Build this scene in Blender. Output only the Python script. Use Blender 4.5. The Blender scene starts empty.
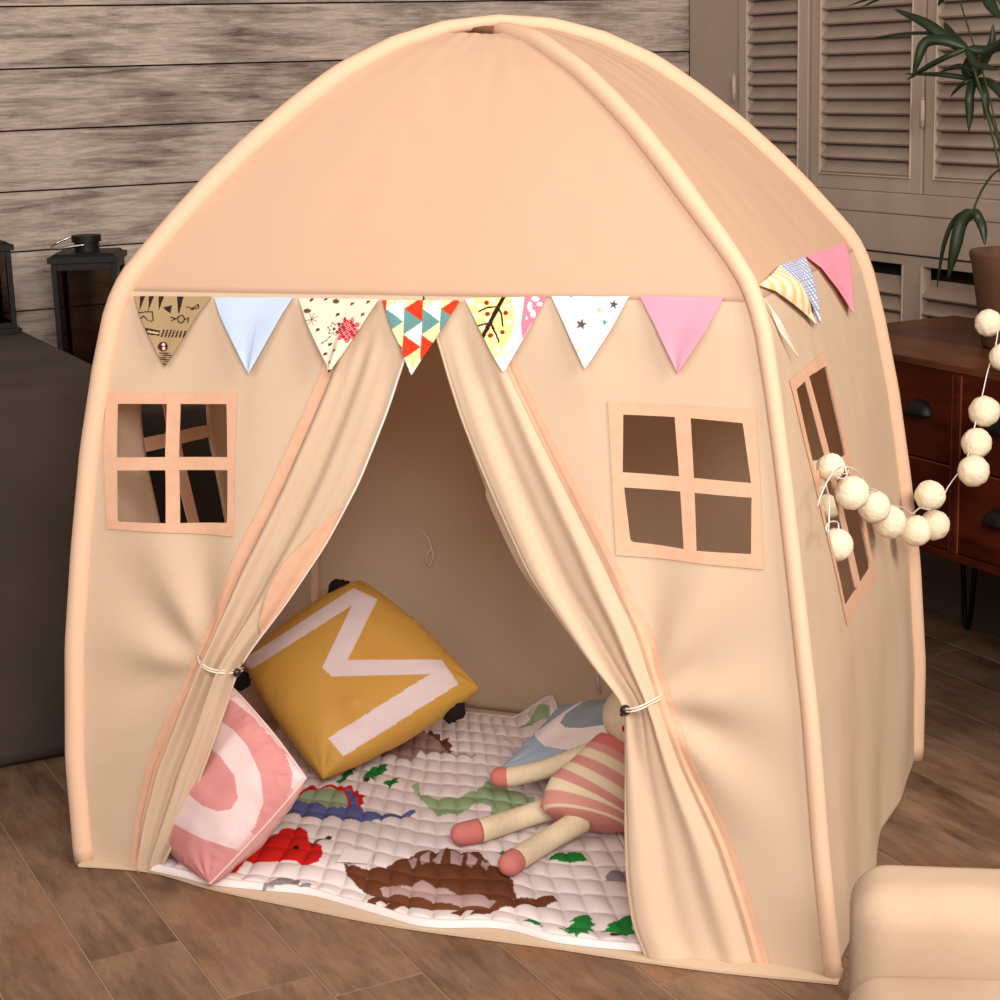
import bpy, math, random
import numpy as np
from mathutils import Vector, noise, Matrix
random.seed(7)
COL = bpy.context.scene.collection
SC = bpy.context.scene

# ------------------------------------------------------------------ camera
FPX, CAM_H = 1850.0, 1.1854
def _setup():
    p = math.atan((500 - 70) / FPX); r = 0.03; th = math.radians(26.6)
    fw = Vector((0, math.cos(p), -math.sin(p))); rt = Vector((1, 0, 0)); up = rt.cross(fw)
    rt2 = math.cos(r) * rt - math.sin(r) * up; up2 = math.cos(r) * up + math.sin(r) * rt
    M = Matrix.Rotation(-th, 3, 'Z')
    return M @ fw, M @ rt2, M @ up2
FW, RT, UP = _setup()
cam_d = bpy.data.cameras.new('camera'); cam = bpy.data.objects.new('camera', cam_d); COL.objects.link(cam)
cam_d.sensor_width = 36; cam_d.lens = 36 * FPX / 1000; cam_d.clip_start = .05
m = Matrix((RT, UP, -FW)).transposed().to_4x4(); m.translation = Vector((0, 0, CAM_H)); cam.matrix_world = m
SC.camera = cam
# ------------------------------------------------------------------ light
SC.view_settings.view_transform = 'Standard'; SC.view_settings.look = 'None'
SC.view_settings.gamma = 1; SC.view_settings.use_curve_mapping = False
SC.view_settings.exposure = 0.0
def lin(r, g, b):
    f = lambda v: (v / 255 / 12.92) if v <= 10.31 else ((v / 255 + .055) / 1.055) ** 2.4
    return (f(r), f(g), f(b))
wd = bpy.data.worlds.new('world'); SC.world = wd; wd.use_nodes = True
wd.node_tree.nodes['Background'].inputs[0].default_value = (1.0, .86, .74, 1)
wd.node_tree.nodes['Background'].inputs[1].default_value = .40
def area(name, loc, target, sx, sy, power, col):
    l = bpy.data.lights.new(name, 'AREA'); l.shape = 'RECTANGLE'; l.size = sx; l.size_y = sy; l.energy = power; l.color = col
    o = bpy.data.objects.new(name, l); COL.objects.link(o); o.location = loc
    o.rotation_euler = (Vector(target) - Vector(loc)).to_track_quat('-Z', 'Y').to_euler(); return o
area('key_softbox', (.1, -.7, 2.05), (1.3, 2.6, .45), 1.2, 1.0, 98, (1, .93, .86))
area('side_softbox', (2.35, -.5, 2.6), (1.7, 2.4, .5), 1.1, 1.1, 98, (1, .88, .74))
area('fill_softbox', (-1.3, 1.0, 2.2), (2.3, 3.3, .8), 1.6, 1.4, 32, (1, .91, .84))

# ------------------------------------------------------------------ projection helpers (pixel of the photo -> point on a real surface)
def ray(px, py): return FW * FPX + RT * (px - 500) - UP * (py - 500)
EYE = Vector((0, 0, CAM_H))
def on_z(px, py, z=0.0):
    d = ray(px, py); return EYE + d * ((z - CAM_H) / d.z)
def on_plane(px, py, P, n):
    d = ray(px, py); P = Vector(P); n = Vector(n); return EYE + d * ((P - EYE).dot(n) / d.dot(n))
def on_X(px, py, X): return on_plane(px, py, (X, 0, 0), (1, 0, 0))
def on_Y(px, py, Y): return on_plane(px, py, (0, Y, 0), (0, 1, 0))
def proj(P):
    v = Vector(P) - EYE; w = v.dot(FW); return 500 + FPX * v.dot(RT) / w, 500 - FPX * v.dot(UP) / w

# ------------------------------------------------------------------ materials
def mat(name, col, rough=.8, bump=0, bscale=200, var=0, vscale=6, spec=.3, metal=0, attr=False, var_col=None, sheen=0, stretch=(1, 1, 1), transl=0, detail=6):
    m = bpy.data.materials.new(name); m.use_nodes = True; N = m.node_tree.nodes; L = m.node_tree.links
    b = N['Principled BSDF']; b.inputs['Roughness'].default_value = rough; b.inputs['Metallic'].default_value = metal
    b.inputs['Specular IOR Level'].default_value = spec; b.inputs['Sheen Weight'].default_value = sheen
    tc = N.new('ShaderNodeTexCoord'); mp = N.new('ShaderNodeMapping'); mp.inputs['Scale'].default_value = stretch
    L.new(tc.outputs['Object'], mp.inputs[0])
    if attr:
        a = N.new('ShaderNodeAttribute'); a.attribute_name = 'Col'; csrc = a.outputs['Color']
    else:
        rgb = N.new('ShaderNodeRGB'); rgb.outputs[0].default_value = (*lin(*col), 1); csrc = rgb.outputs[0]
    if var:
        nz = N.new('ShaderNodeTexNoise'); nz.inputs['Scale'].default_value = vscale; nz.inputs['Detail'].default_value = detail
        L.new(mp.outputs[0], nz.inputs['Vector'])
        rp = N.new('ShaderNodeMapRange'); rp.inputs[1].default_value = .35; rp.inputs[2].default_value = .7; rp.inputs[4].default_value = var
        L.new(nz.outputs['Fac'], rp.inputs[0])
        mx = N.new('ShaderNodeMix'); mx.data_type = 'RGBA'; L.new(rp.outputs[0], mx.inputs[0]); L.new(csrc, mx.inputs[6])
        mx.inputs[7].default_value = (*lin(*(var_col or tuple(c * .75 for c in col))), 1); csrc = mx.outputs[2]
    L.new(csrc, b.inputs['Base Color'])
    if bump:
        n2 = N.new('ShaderNodeTexNoise'); n2.inputs['Scale'].default_value = bscale; n2.inputs['Detail'].default_value = 3
        L.new(mp.outputs[0], n2.inputs['Vector']); bp = N.new('ShaderNodeBump'); bp.inputs['Strength'].default_value = bump
        bp.inputs['Distance'].default_value = .002; L.new(n2.outputs['Fac'], bp.inputs['Height']); L.new(bp.outputs[0], b.inputs['Normal'])
    if transl:
        t = N.new('ShaderNodeBsdfTranslucent'); L.new(csrc, t.inputs[0]); ms = N.new('ShaderNodeMixShader'); ms.inputs[0].default_value = transl
        out = N['Material Output']; L.new(b.outputs[0], ms.inputs[1]); L.new(t.outputs[0], ms.inputs[2]); L.new(ms.outputs[0], out.inputs[0])
    return m
M_canvas = mat('canvas', (232, 210, 186), .92, .12, 900, spec=.1, transl=.36)
M_roof = mat('roof_canvas', (230, 198, 172), .92, .12, 900, spec=.1, transl=.36)
M_trim = mat('trim_tape', (216, 174, 148), .9, .15, 700, var=.4, vscale=60, var_col=(200, 154, 126), spec=.1)
M_sleeve = mat('sleeve_canvas', (218, 184, 158), .9, .1, 700, spec=.1)
M_white = mat('white_piping', (232, 222, 220), .8)
M_cord = mat('cream_cord', (228, 215, 200), .8, .3, 900)
M_black = mat('black_wool', (30, 22, 20), 1, .9, 300)
M_dark = mat('dark_bead', (40, 26, 20), .35, spec=.5)
M_print = mat('printed_cloth', None, .88, .1, 900, attr=True, spec=.12)
M_print_s = mat('printed_satin', None, .62, .12, 700, attr=True, spec=.3)
M_blackmetal = mat('black_metal', (14, 12, 11), .5, spec=.3)
M_metal = mat('silver_metal', (190, 185, 180), .25, metal=1)

# ------------------------------------------------------------------ object helpers
def obj(name, verts, faces, m=None, parent=None, smooth=True, cols=None, mats=None, fmat=None, solid=0, bevel=0):
    me = bpy.data.meshes.new(name); me.from_pydata([tuple(v) for v in verts], [], faces); me.update()
    for mm in (mats or ([m] if m else [])): me.materials.append(mm)
    if fmat: me.polygons.foreach_set('material_index', fmat)
    if smooth: me.polygons.foreach_set('use_smooth', [True] * len(me.polygons))
    if cols is not None:
        a = me.color_attributes.new('Col', 'FLOAT_COLOR', 'POINT'); c = np.ones((len(verts), 4), np.float32); c[:, :3] = cols
        a.data.foreach_set('color', c.ravel())
    o = bpy.data.objects.new(name, me); COL.objects.link(o)
    if parent: o.parent = parent
    if solid:
        s = o.modifiers.new('solid', 'SOLIDIFY'); s.thickness = solid; s.offset = 0
    if bevel:
        s = o.modifiers.new('bevel', 'BEVEL'); s.width = bevel; s.segments = 3; s.limit_method = 'ANGLE'
        if not smooth: pass
    return o
def thing(name, label, cat, group=None):
    o = bpy.data.objects.new(name, None); COL.objects.link(o); o.empty_display_size = .05
    return tag(o, label, cat, group)
def tag(o, label=None, cat=None, group=None, kind=None):
    for k, v in (('label', label), ('category', cat), ('group', group), ('kind', kind)):
        if v: o[k] = v
    return o
def grid(nu, nv, f, closed=False):
    V = []; F = []
    for j in range(nv):
        for i in range(nu): V.append(f(i / (nu - 1), j / (nv - 1)))
    for j in range(nv - 1):
        for i in range(nu - 1): a = j * nu + i; F.append((a, a + 1, a + nu + 1, a + nu))
    return V, F
def tube(path, rad, n=10, V=None, F=None, caps=True, sq=1.0, up=None):
    """sweep of circular section (sq flattens it) along path; rad number or list"""
    V = [] if V is None else V; F = [] if F is None else F; base = len(V); P = [Vector(p) for p in path]
    R_ = rad if hasattr(rad, '__len__') else [rad] * len(P)
    t0 = (P[1] - P[0]).normalized(); u = Vector(up) if up else (Vector((0, 0, 1)) if abs(t0.z) < .9 else Vector((1, 0, 0)))
    u = (u - t0 * u.dot(t0)).normalized()
    for i, p in enumerate(P):
        t = (P[min(i + 1, len(P) - 1)] - P[max(i - 1, 0)])
        t = t.normalized() if t.length > 1e-9 else t0
        u = (u - t * u.dot(t)).normalized(); v = t.cross(u)
        for k in range(n):
            a = 2 * math.pi * k / n; V.append(p + u * (math.cos(a) * R_[i] * sq) + v * (math.sin(a) * R_[i]))
    for i in range(len(P) - 1):
        for k in range(n):
            a = base + i * n + k; b = base + i * n + (k + 1) % n; F.append((a, b, b + n, a + n))
    if caps:
        F.append(tuple(base + k for k in range(n))[::-1]); F.append(tuple(base + (len(P) - 1) * n + k for k in range(n)))
    return V, F
def smooth_path(pts, n=40):
    P = [Vector(p) for p in pts]; out = []; m = len(P) - 1
    for i in range(n + 1):
        t = i / n * m; k = min(int(t), m - 1); f = t - k
        a = P[max(k - 1, 0)]; b = P[k]; c = P[k + 1]; d = P[min(k + 2, m)]
        out.append(.5 * ((2 * b) + (c - a) * f + (2 * a - 5 * b + 4 * c - d) * f * f + (3 * b - a - 3 * c + d) * f ** 3))
    return out
def box(x0, x1, y0, y1, z0, z1, V=None, F=None):
    V = [] if V is None else V; F = [] if F is None else F; b = len(V)
    V += [Vector((x, y, z)) for z in (z0, z1) for y in (y0, y1) for x in (x0, x1)]
    F += [tuple(b + i for i in q) for q in ((0, 2, 3, 1), (4, 5, 7, 6), (0, 1, 5, 4), (2, 6, 7, 3), (0, 4, 6, 2), (1, 3, 7, 5))]
    return V, F
def blob(path, rad, n=16, sq=1.0, up=None, ends=True):
    """tube with rounded ends: list of radii, ends rounded by adding small rings"""
    P = smooth_path(path, 24); R_ = list(np.interp(np.linspace(0, 1, 25), np.linspace(0, 1, len(rad)), rad))
    if ends:
        def cap(p, d, r):
            return [(p + d * (r * math.sin(a)), r * math.cos(a)) for a in (math.radians(x) for x in (20, 40, 58, 74, 88))]
        d0 = (P[0] - P[1]).normalized(); d1 = (P[-1] - P[-2]).normalized()
        c0 = cap(P[0], d0, R_[0])[::-1]; c1 = cap(P[-1], d1, R_[-1])
        P = [a for a, _ in c0] + P + [a for a, _ in c1]; R_ = [b for _, b in c0] + R_ + [b for _, b in c1]
    return tube(P, R_, n, sq=sq, up=up), P
def nz(x, y=0, z=0): return noise.noise(Vector((x, y, z)))

# painting of printed cloth: shapes in the cloth's own plane
def inside(P, poly):
    x, y = P[:, 0], P[:, 1]; r = np.zeros(len(P), bool); n = len(poly)
    for i in range(n):
        x1, y1 = poly[i]; x2, y2 = poly[(i + 1) % n]
        if y1 == y2: continue
        c = ((y1 > y) != (y2 > y)) & (x < (x2 - x1) * (y - y1) / (y2 - y1) + x1); r ^= c
    return r
def seg_in(P, a, b, w):
    a = np.array(a, float); b = np.array(b, float); d = b - a; t = np.clip(((P - a) @ d) / (d @ d + 1e-12), 0, 1)
    return np.linalg.norm(P - (a + t[:, None] * d), axis=1) < w
def paint(P, base, shapes):
    P = np.asarray(P, float); C = np.tile(np.array(lin(*base)), (len(P), 1))
    for s in shapes:
        k, col = s[0], lin(*s[1])
        if k == 'p': I = inside(P, s[2])
        elif k == 'c': I = ((P[:, 0] - s[2][0]) / s[3]) ** 2 + ((P[:, 1] - s[2][1]) / (s[4] if len(s) > 4 else s[3])) ** 2 < 1
        elif k == 'l':
            I = np.zeros(len(P), bool)
            for a, b in zip(s[2][:-1], s[2][1:]): I |= seg_in(P, a, b, s[3])
        elif k == 'f': I = s[2](P)
        C[I] = col
    return C

# ------------------------------------------------------------------ the room
def wood_mat(name, light, dark, axis_scale, board, bump=.4, thr=(.42, .68), rough=.75, patch=None, bscale=1.0, fine=.78):
    m = bpy.data.materials.new(name); m.use_nodes = True; N = m.node_tree.nodes; L = m.node_tree.links; b = N['Principled BSDF']
    b.inputs['Roughness'].default_value = rough; b.inputs['Specular IOR Level'].default_value = .25
    tc = N.new('ShaderNodeTexCoord'); at = N.new('ShaderNodeAttribute'); at.attribute_name = 'Col'
    add = N.new('ShaderNodeVectorMath'); add.operation = 'MULTIPLY_ADD'; L.new(at.outputs['Color'], add.inputs[0]); add.inputs[1].default_value = (7, 9, 11)
    L.new(tc.outputs['Object'], add.inputs[2])
    mp = N.new('ShaderNodeMapping'); mp.inputs['Scale'].default_value = axis_scale; L.new(add.outputs[0], mp.inputs[0])
    n1 = N.new('ShaderNodeTexNoise'); n1.inputs['Scale'].default_value = 1; n1.inputs['Detail'].default_value = 9; n1.inputs['Roughness'].default_value = .68; n1.inputs['Distortion'].default_value = .6
    L.new(mp.outputs[0], n1.inputs['Vector'])
    n2 = N.new('ShaderNodeTexNoise'); n2.inputs['Scale'].default_value = 5 * bscale; n2.inputs['Detail'].default_value = 5; L.new(add.outputs[0], n2.inputs['Vector'])
    mul = N.new('ShaderNodeMath'); mul.operation = 'MULTIPLY_ADD'; L.new(n2.outputs['Fac'], mul.inputs[0]); mul.inputs[1].default_value = .55
    L.new(n1.outputs['Fac'], mul.inputs[2])
    mr = N.new('ShaderNodeMapRange'); mr.inputs[1].default_value = thr[0] + .27; mr.inputs[2].default_value = thr[1] + .27; L.new(mul.outputs[0], mr.inputs[0])
    mx = N.new('ShaderNodeMix'); mx.data_type = 'RGBA'; mx.inputs[6].default_value = (*lin(*light), 1); mx.inputs[7].default_value = (*lin(*dark), 1); L.new(mr.outputs[0], mx.inputs[0])
    src = mx.outputs[2]
    if patch:
        n3 = N.new('ShaderNodeTexNoise'); n3.inputs['Scale'].default_value = 7; n3.inputs['Detail'].default_value = 4; L.new(add.outputs[0], n3.inputs['Vector'])
        m3 = N.new('ShaderNodeMapRange'); m3.inputs[1].default_value = .52; m3.inputs[2].default_value = .72; m3.inputs[4].default_value = .7; L.new(n3.outputs['Fac'], m3.inputs[0])
        x3 = N.new('ShaderNodeMix'); x3.data_type = 'RGBA'; L.new(m3.outputs[0], x3.inputs[0]); L.new(src, x3.inputs[6]); x3.inputs[7].default_value = (*lin(*patch), 1); src = x3.outputs[2]
    mp4 = N.new('ShaderNodeMapping'); mp4.inputs['Scale'].default_value = tuple(a * 5 for a in axis_scale); L.new(add.outputs[0], mp4.inputs[0])
    n4 = N.new('ShaderNodeTexNoise'); n4.inputs['Scale'].default_value = 1; n4.inputs['Detail'].default_value = 6; n4.inputs['Roughness'].default_value = .75; L.new(mp4.outputs[0], n4.inputs['Vector'])
    m4 = N.new('ShaderNodeMapRange'); m4.inputs[1].default_value = .36; m4.inputs[2].default_value = .60; m4.inputs[3].default_value = fine; m4.inputs[4].default_value = 1.08; L.new(n4.outputs['Fac'], m4.inputs[0])
    v4 = N.new('ShaderNodeVectorMath'); v4.operation = 'SCALE'; L.new(src, v4.inputs[0]); L.new(m4.outputs[0], v4.inputs['Scale']); src = v4.outputs[0]
    hs = N.new('ShaderNodeHueSaturation'); sep = N.new('ShaderNodeSeparateColor'); L.new(at.outputs['Color'], sep.inputs[0])
    mv = N.new('ShaderNodeMapRange'); mv.inputs[3].default_value = .88; mv.inputs[4].default_value = 1.1; L.new(sep.outputs[0], mv.inputs[0])
    L.new(mv.outputs[0], hs.inputs['Value']); L.new(src, hs.inputs['Color']); L.new(hs.outputs[0], b.inputs['Base Color'])
    bp = N.new('ShaderNodeBump'); bp.inputs['Strength'].default_value = bump; bp.inputs['Distance'].default_value = .003; L.new(n1.outputs['Fac'], bp.inputs['Height']); L.new(bp.outputs[0], b.inputs['Normal'])
    return m
M_floor = wood_mat('worn_floor', (132, 104, 84), (72, 51, 39), (13, 2.6, 10), 0, patch=(132, 92, 66), thr=(.42, .74), rough=.55)
M_wallwood = wood_mat('whitewashed_wood', (184, 168, 158), (92, 77, 69), (4, 10, 42), 0, bump=.7, thr=(.45, .72), bscale=.9, fine=.68)
M_gap = mat('gap_highlight', (142, 118, 100), .9)  # pale tone paints the bevel highlights into the floor seams
M_gapd = mat('gap_dark', (42, 33, 29), .95)
M_wpaint = mat('aged_white_paint', (184, 166, 152), .7, .2, 60, var=.5, vscale=7, var_col=(158, 138, 122), stretch=(1, 1, .35))
M_wpaint2 = mat('aged_white_louvre', (168, 150, 137), .7, .2, 60, var=.4, vscale=12, var_col=(140, 122, 108))
M_behind = mat('shadow_void', (30, 24, 21), .95)
M_concrete = mat('dark_concrete', (76, 65, 58), .85, .25, 30, var=.7, vscale=4, var_col=(58, 49, 44), detail=8)

WX, WY = 2.611, 4.067            # window wall plane, wooden wall plane
# floor boards running along Y
V = []; F = []; C = []
rb = random.Random(3)
for k in range(-22, 9):
    x0 = 1.819 + .129 * k
    if x0 > WX + .2: break
    y = -1.6 + rb.random() * .9; ys = [-1.6]
    while y < 4.3: ys.append(y); y += .9 + rb.random() * .9
    if k == -10: ys = [-1.6, .9, on_z(155, 946).y, 3.4]
    ys.append(4.3)
    for a, b_ in zip(ys[:-1], ys[1:]):
        n0 = len(V); box(x0 + .0014, x0 + .1276, a + .0012, b_ - .0012, -.02, 0, V, F); c = (rb.random(), rb.random(), rb.random()); C += [c] * (len(V) - n0)
fl = obj('floor', V, F, M_floor, smooth=False, cols=C, bevel=.0008); tag(fl, kind='structure')
V, F = box(-1.1, 3.2, -1.6, 4.3, -.03, -.0012); g = obj('floor_gap', V, F, M_gap, fl, smooth=False)
# wooden wall
V = []; F = []; C = []
for k in range(-2, 24):
    z0 = 1.3455 - .1285 * 10 + .1285 * k - .0642 * 0
    z1 = z0 + .1285
    if z0 < -.01: z0 = 0.0
    if z1 < .02 or z0 > 2.6: continue
    xs = [-1.6, WX - .001]
    for a, b_ in zip(xs[:-1], xs[1:]):
        d = rb.random() * .003; n0 = len(V); box(a + .001, b_ - .001, WY - d, WY + .02, z0 + .0016, z1 - .0016, V, F); c = (rb.random(), rb.random(), rb.random()); C += [c] * (len(V) - n0)
wb = obj('wall_back', V, F, M_wallwood, smooth=False, cols=C, bevel=.0012); tag(wb, kind='structure')
V, F = box(-1.6, 3.0, WY + .012, WY + .06, 0, 2.6); obj('wall_gap', V, F, M_gapd, wb, smooth=False)
# window wall: piers, sill, apron, baseboard around the shutters
pY = lambda px, py=100: on_X(px, py, WX - .024).y
V, F = box(WX + .03, WX + .12, .2, WY + .1, 0, 2.6)
wr = obj('wall_right', V, F, M_behind, smooth=False); tag(wr, kind='structure')
def struct(name, V, F, m, bev=.003):
    o = obj(name, V, F, m, smooth=False, bevel=bev); tag(o, kind='structure'); return o
V, F = box(WX - .004, WX + .03, pY(738), WY - .004, .0, 2.6); struct('trim_1', V, F, M_wpaint)
V, F = box(WX - .024, WX + .03, .2, pY(738), .856, .9015); struct('trim_2', V, F, M_wpaint)
V, F = box(WX - .022, WX + .03, .2, pY(835, 230), .772, .8555); struct('trim_3', V, F, M_wpaint)
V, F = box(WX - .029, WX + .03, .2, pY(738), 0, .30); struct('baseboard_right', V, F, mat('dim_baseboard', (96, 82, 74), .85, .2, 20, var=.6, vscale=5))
V, F = box(WX - .02, WX + .03, 2.3, 2.895, .9, 2.6); struct('trim_4', V, F, M_wpaint)

def shutter(y0, y1, z0, z1, label, group, st=.028, rail=.035, tilt=0, cat='shutter', hinge=None, x=WX - .012, dz=.0325):
    t = thing('louvre_shutter', label, cat, group)
    xa, xb = x - .012, x + .012
    V, F = box(xa, xb, y0, y0 + st, z0, z1); box(xa, xb, y1 - st, y1, z0, z1, V, F)
    box(xa, xb, y0 + st, y1 - st, z0, z0 + rail, V, F); box(xa, xb, y0 + st, y1 - st, z1 - rail, z1, V, F)
    # inner beads
    box(xa - .004, xa, y0 + st - .004, y0 + st, z0 + rail - .004, z1 - rail, V, F); box(xa - .004, xa, y1 - st, y1 - st + .004, z0 + rail - .004, z1 - rail, V, F)
    box(xa - .004, xa, y0 + st, y1 - st, z0 + rail - .004, z0 + rail, V, F)
    obj('shutter_frame', V, F, M_wpaint, t, smooth=False, bevel=.0015)
    V = []; F = []; z = z0 + rail + .004
    while z + dz * .8 < z1 - rail:
        b = len(V); ya, yb = y0 + st + .001, y1 - st - .001
        # tilted slat: outer lower edge towards the room, section 4 corners
        s = [(xa - .001, z), (xa + .002, z - .004), (xb + .004, z + dz * .93), (xb + .001, z + dz * .97)]
        V += [Vector((p[0], y, p[1])) for y in (ya, yb) for p in s]
        F += [(b, b + 1, b + 2, b + 3), (b + 7, b + 6, b + 5, b + 4)] + [(b + i, b + 4 + i, b + 4 + (i + 1) % 4, b + (i + 1) % 4) for i in range(4)]
        z += dz
    obj('louvres', V, F, M_wpaint2, t, smooth=False)
    if hinge:
        for (yy, zz) in hinge:
            V, F = tube([(xa - .006, yy, zz - .028), (xa - .006, yy, zz + .028)], .005, 10)
            tube([(xa - .006, yy, zz + .028), (xa - .006, yy, zz + .034)], .003, 8, V, F); tube([(xa - .006, yy, zz - .012), (xa - .006, yy, zz - .010)], .0058, 10, V, F)
            obj('hinge', V, F, M_wpaint, t)
    return t
shutter(pY(808, 50), pY(739, 50), .902, 1.62, 'narrow louvred white shutter beside the plain white pier', None, hinge=[(pY(736, 90), 1.125)], st=.036)
shutter(pY(923, 100), pY(811, 100), .902, 1.62, 'middle louvred white shutter behind the tips of the palm leaves', None, hinge=[(pY(925, 100) , 1.07)], st=.038)
shutter(2.80, pY(925.5, 100), .902, 1.62, 'louvred white shutter at right, behind the palm stems', None, st=.035)
V, F = box(WX - .018, WX + .02, pY(811, 100) + .001, pY(808, 50) - .001, .9, 2.6); struct('trim_5', V, F, M_wpaint)
shutter(pY(909, 290), pY(830, 290), .30, .768, 'low louvred shutter under the sill, half hidden by the tent roof', None, st=.034, dz=.036, x=WX - .003, rail=.02)
shutter(2.6, pY(908.6, 290), .30, .768, 'low louvred shutter under the sill, left of the plant pot', None, st=.034, dz=.036, x=WX - .003, rail=.02)

# dark concrete bench and hidden plinth
bx = .868
V, F = box(-1.0, bx, 3.165, WY - .004, 0, .68)
tag(obj('concrete_bench', V, F, M_concrete, smooth=True, bevel=.03), 'dark grey concrete bench along the wooden wall, left of the tent', 'bench')
V, F = box(bx + .004, bx + .55, 3.7, WY - .004, 0, .52)
tag(obj('low_plinth', V, F, M_concrete, smooth=False, bevel=.01), 'low dark plinth behind the tent, carrying the second lantern', 'plinth')

M_glass = bpy.data.materials.new('lantern_glass'); M_glass.use_nodes = True
_n = M_glass.node_tree.nodes; _b = _n['Principled BSDF']; _b.inputs['Base Color'].default_value = (.42, .36, .32, 1); _b.inputs['Roughness'].default_value = .05
_b.inputs['Transmission Weight'].default_value = 1; _b.inputs['IOR'].default_value = 1.02
def lantern(cx, cy, z0, z1, w, label, candle=True, rot=0.0):
    t = thing('lantern', label, 'lantern'); h = w / 2; p = .011
    t.location = (cx, cy, z0); t.rotation_euler = (0, 0, rot); H = z1 - z0
    V, F = box(-h - .008, h + .008, -h - .008, h + .008, 0, .012)
    for sx in (-1, 1):
        for sy in (-1, 1): box(min(sx * h, sx * (h - p)), max(sx * h, sx * (h - p)), min(sy * h, sy * (h - p)), max(sy * h, sy * (h - p)), .012, H - .012, V, F)
    for s in (-1, 1):
        a, b = min(s * h, s * (h - p)), max(s * h, s * (h - p))
        for (u, v) in ((.012, .024), (H - .028, H - .012)):
            box(a, b, -h + p, h - p, u, v, V, F); box(-h + p, h - p, a, b, u, v, V, F)
    obj('frame', V, F, M_blackmetal, t, smooth=False, bevel=.001)
    V, F = box(-h - .006, h + .006, -h - .006, h + .006, H - .012, H)
    V += [Vector((x, y, z)) for x, y, z in ((-h, -h, H), (h, -h, H), (h, h, H), (-h, h, H), (-h * .9, -h * .9, H + .006), (h * .9, -h * .9, H + .006), (h * .9, h * .9, H + .006), (-h * .9, h * .9, H + .006))]
    F += [tuple(8 + i for i in q) for q in ((0, 1, 5, 4), (1, 2, 6, 5), (2, 3, 7, 6), (3, 0, 4, 7), (4, 5, 6, 7))]
    obj('roof', V, F, M_blackmetal, t, smooth=False)
    V, F = tube([(0, 0, H + .004), (0, 0, H + .03)], .026, 24); tube([(0, 0, H + .026), (0, 0, H + .040)], .031, 24, V, F)
    obj('chimney_cap', V, F, M_blackmetal, t, smooth=False)
    pts = [(-.02, .02, H + .024)] + [(-.022 - .052 * math.sin(a), .022 - .05 * (1 - math.cos(a)) / 2, H + .030 - .012 * math.sin(a) + .35 * (.022 - .05 * (1 - math.cos(a)) / 2)) for a in np.linspace(.2, math.pi - .2, 9)] + [(-.0, -.03, H + .022)]
    V, F = tube(smooth_path(pts, 30), .0026, 8); obj('ring_handle', V, F, M_metal, t)
    for s in (-1, 1):
        e = s * (h - p / 2)
        V, F = box(-h + p, h - p, e - .001, e + .001, .024, H - .028); obj('pane', V, F, M_glass, t, smooth=False)
        V, F = box(e - .001, e + .001, -h + p, h - p, .024, H - .028); obj('pane', V, F, M_glass, t, smooth=False)
    if candle:
        V, F = tube([(0, 0, .013), (0, 0, .07), (0, 0, .073)], [.028, .028, .025], 24); obj('candle', V, F, mat('candle_wax', (205, 150, 90), .5), t)
    return t
q = on_z(15, 333, .68)
lantern(q.x - .062, q.y + .05, .68, .865, .13, 'black metal lantern on the dark bench, cut by the left picture edge')
a_ = on_Y(89, 256, 3.85)
lantern(a_.x + .01, 3.90, .52, a_.z, .135, 'black metal lantern with ring handle, behind the upper left of the tent', rot=-.40)

# ------------------------------------------------------------------ cabinet
M_walnut = wood_mat('walnut_top', (104, 58, 34), (66, 34, 18), (16, 3, 12), 0, bump=.1, rough=.35, fine=.9)
M_cherry = wood_mat('cherry_front', (86, 34, 18), (52, 18, 10), (10, 3, 22), 0, bump=.08, rough=.3, fine=.9)
M_edge = mat('worn_edge', (132, 70, 44), .4)
cb = thing('sideboard', 'brown wooden sideboard with black cup handles and hairpin legs', 'cabinet')
cx0, cx1, cy0, cy1, cz0, cz1 = 2.158, 2.58, 1.55, 3.0, .303, .659
def cobj(name, V, F, m, parent, **k):
    return obj(name, V, F, m, parent, smooth=False, cols=[(.5, .3, .6)] * len(V), **k)
V, F = box(cx0 - .006, cx1, cy0 - .006, cy1 + .004, cz1 - .014, cz1); cobj('top', V, F, M_walnut, cb, bevel=.002)
V, F = box(cx0, cx1, cy0, cy1, cz0, cz0 + .014); box(cx0 + .012, cx1, cy1 - .016, cy1, cz0 + .014, cz1 - .0145, V, F); box(cx0 + .012, cx1, cy0, cy0 + .016, cz0 + .014, cz1 - .0145, V, F)
box(cx0 + .03, cx1, cy0 + .016, cy1 - .016, cz0 + .014, cz1 - .0145, V, F)
for yc in (2.506, 2.03): box(cx0 - .001, cx0 + .03, yc - .0075, yc + .0075, cz0 + .014, cz1 - .0145, V, F)
box(cx0 + .0, cx0 + .03, cy1 - .016, cy1, cz0 + .014, cz1 - .0145, V, F); box(cx0, cx0 + .03, cy0, cy0 + .016, cz0 + .014, cz1 - .0145, V, F)
cobj('carcass', V, F, M_cherry, cb, bevel=.001)
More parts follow.
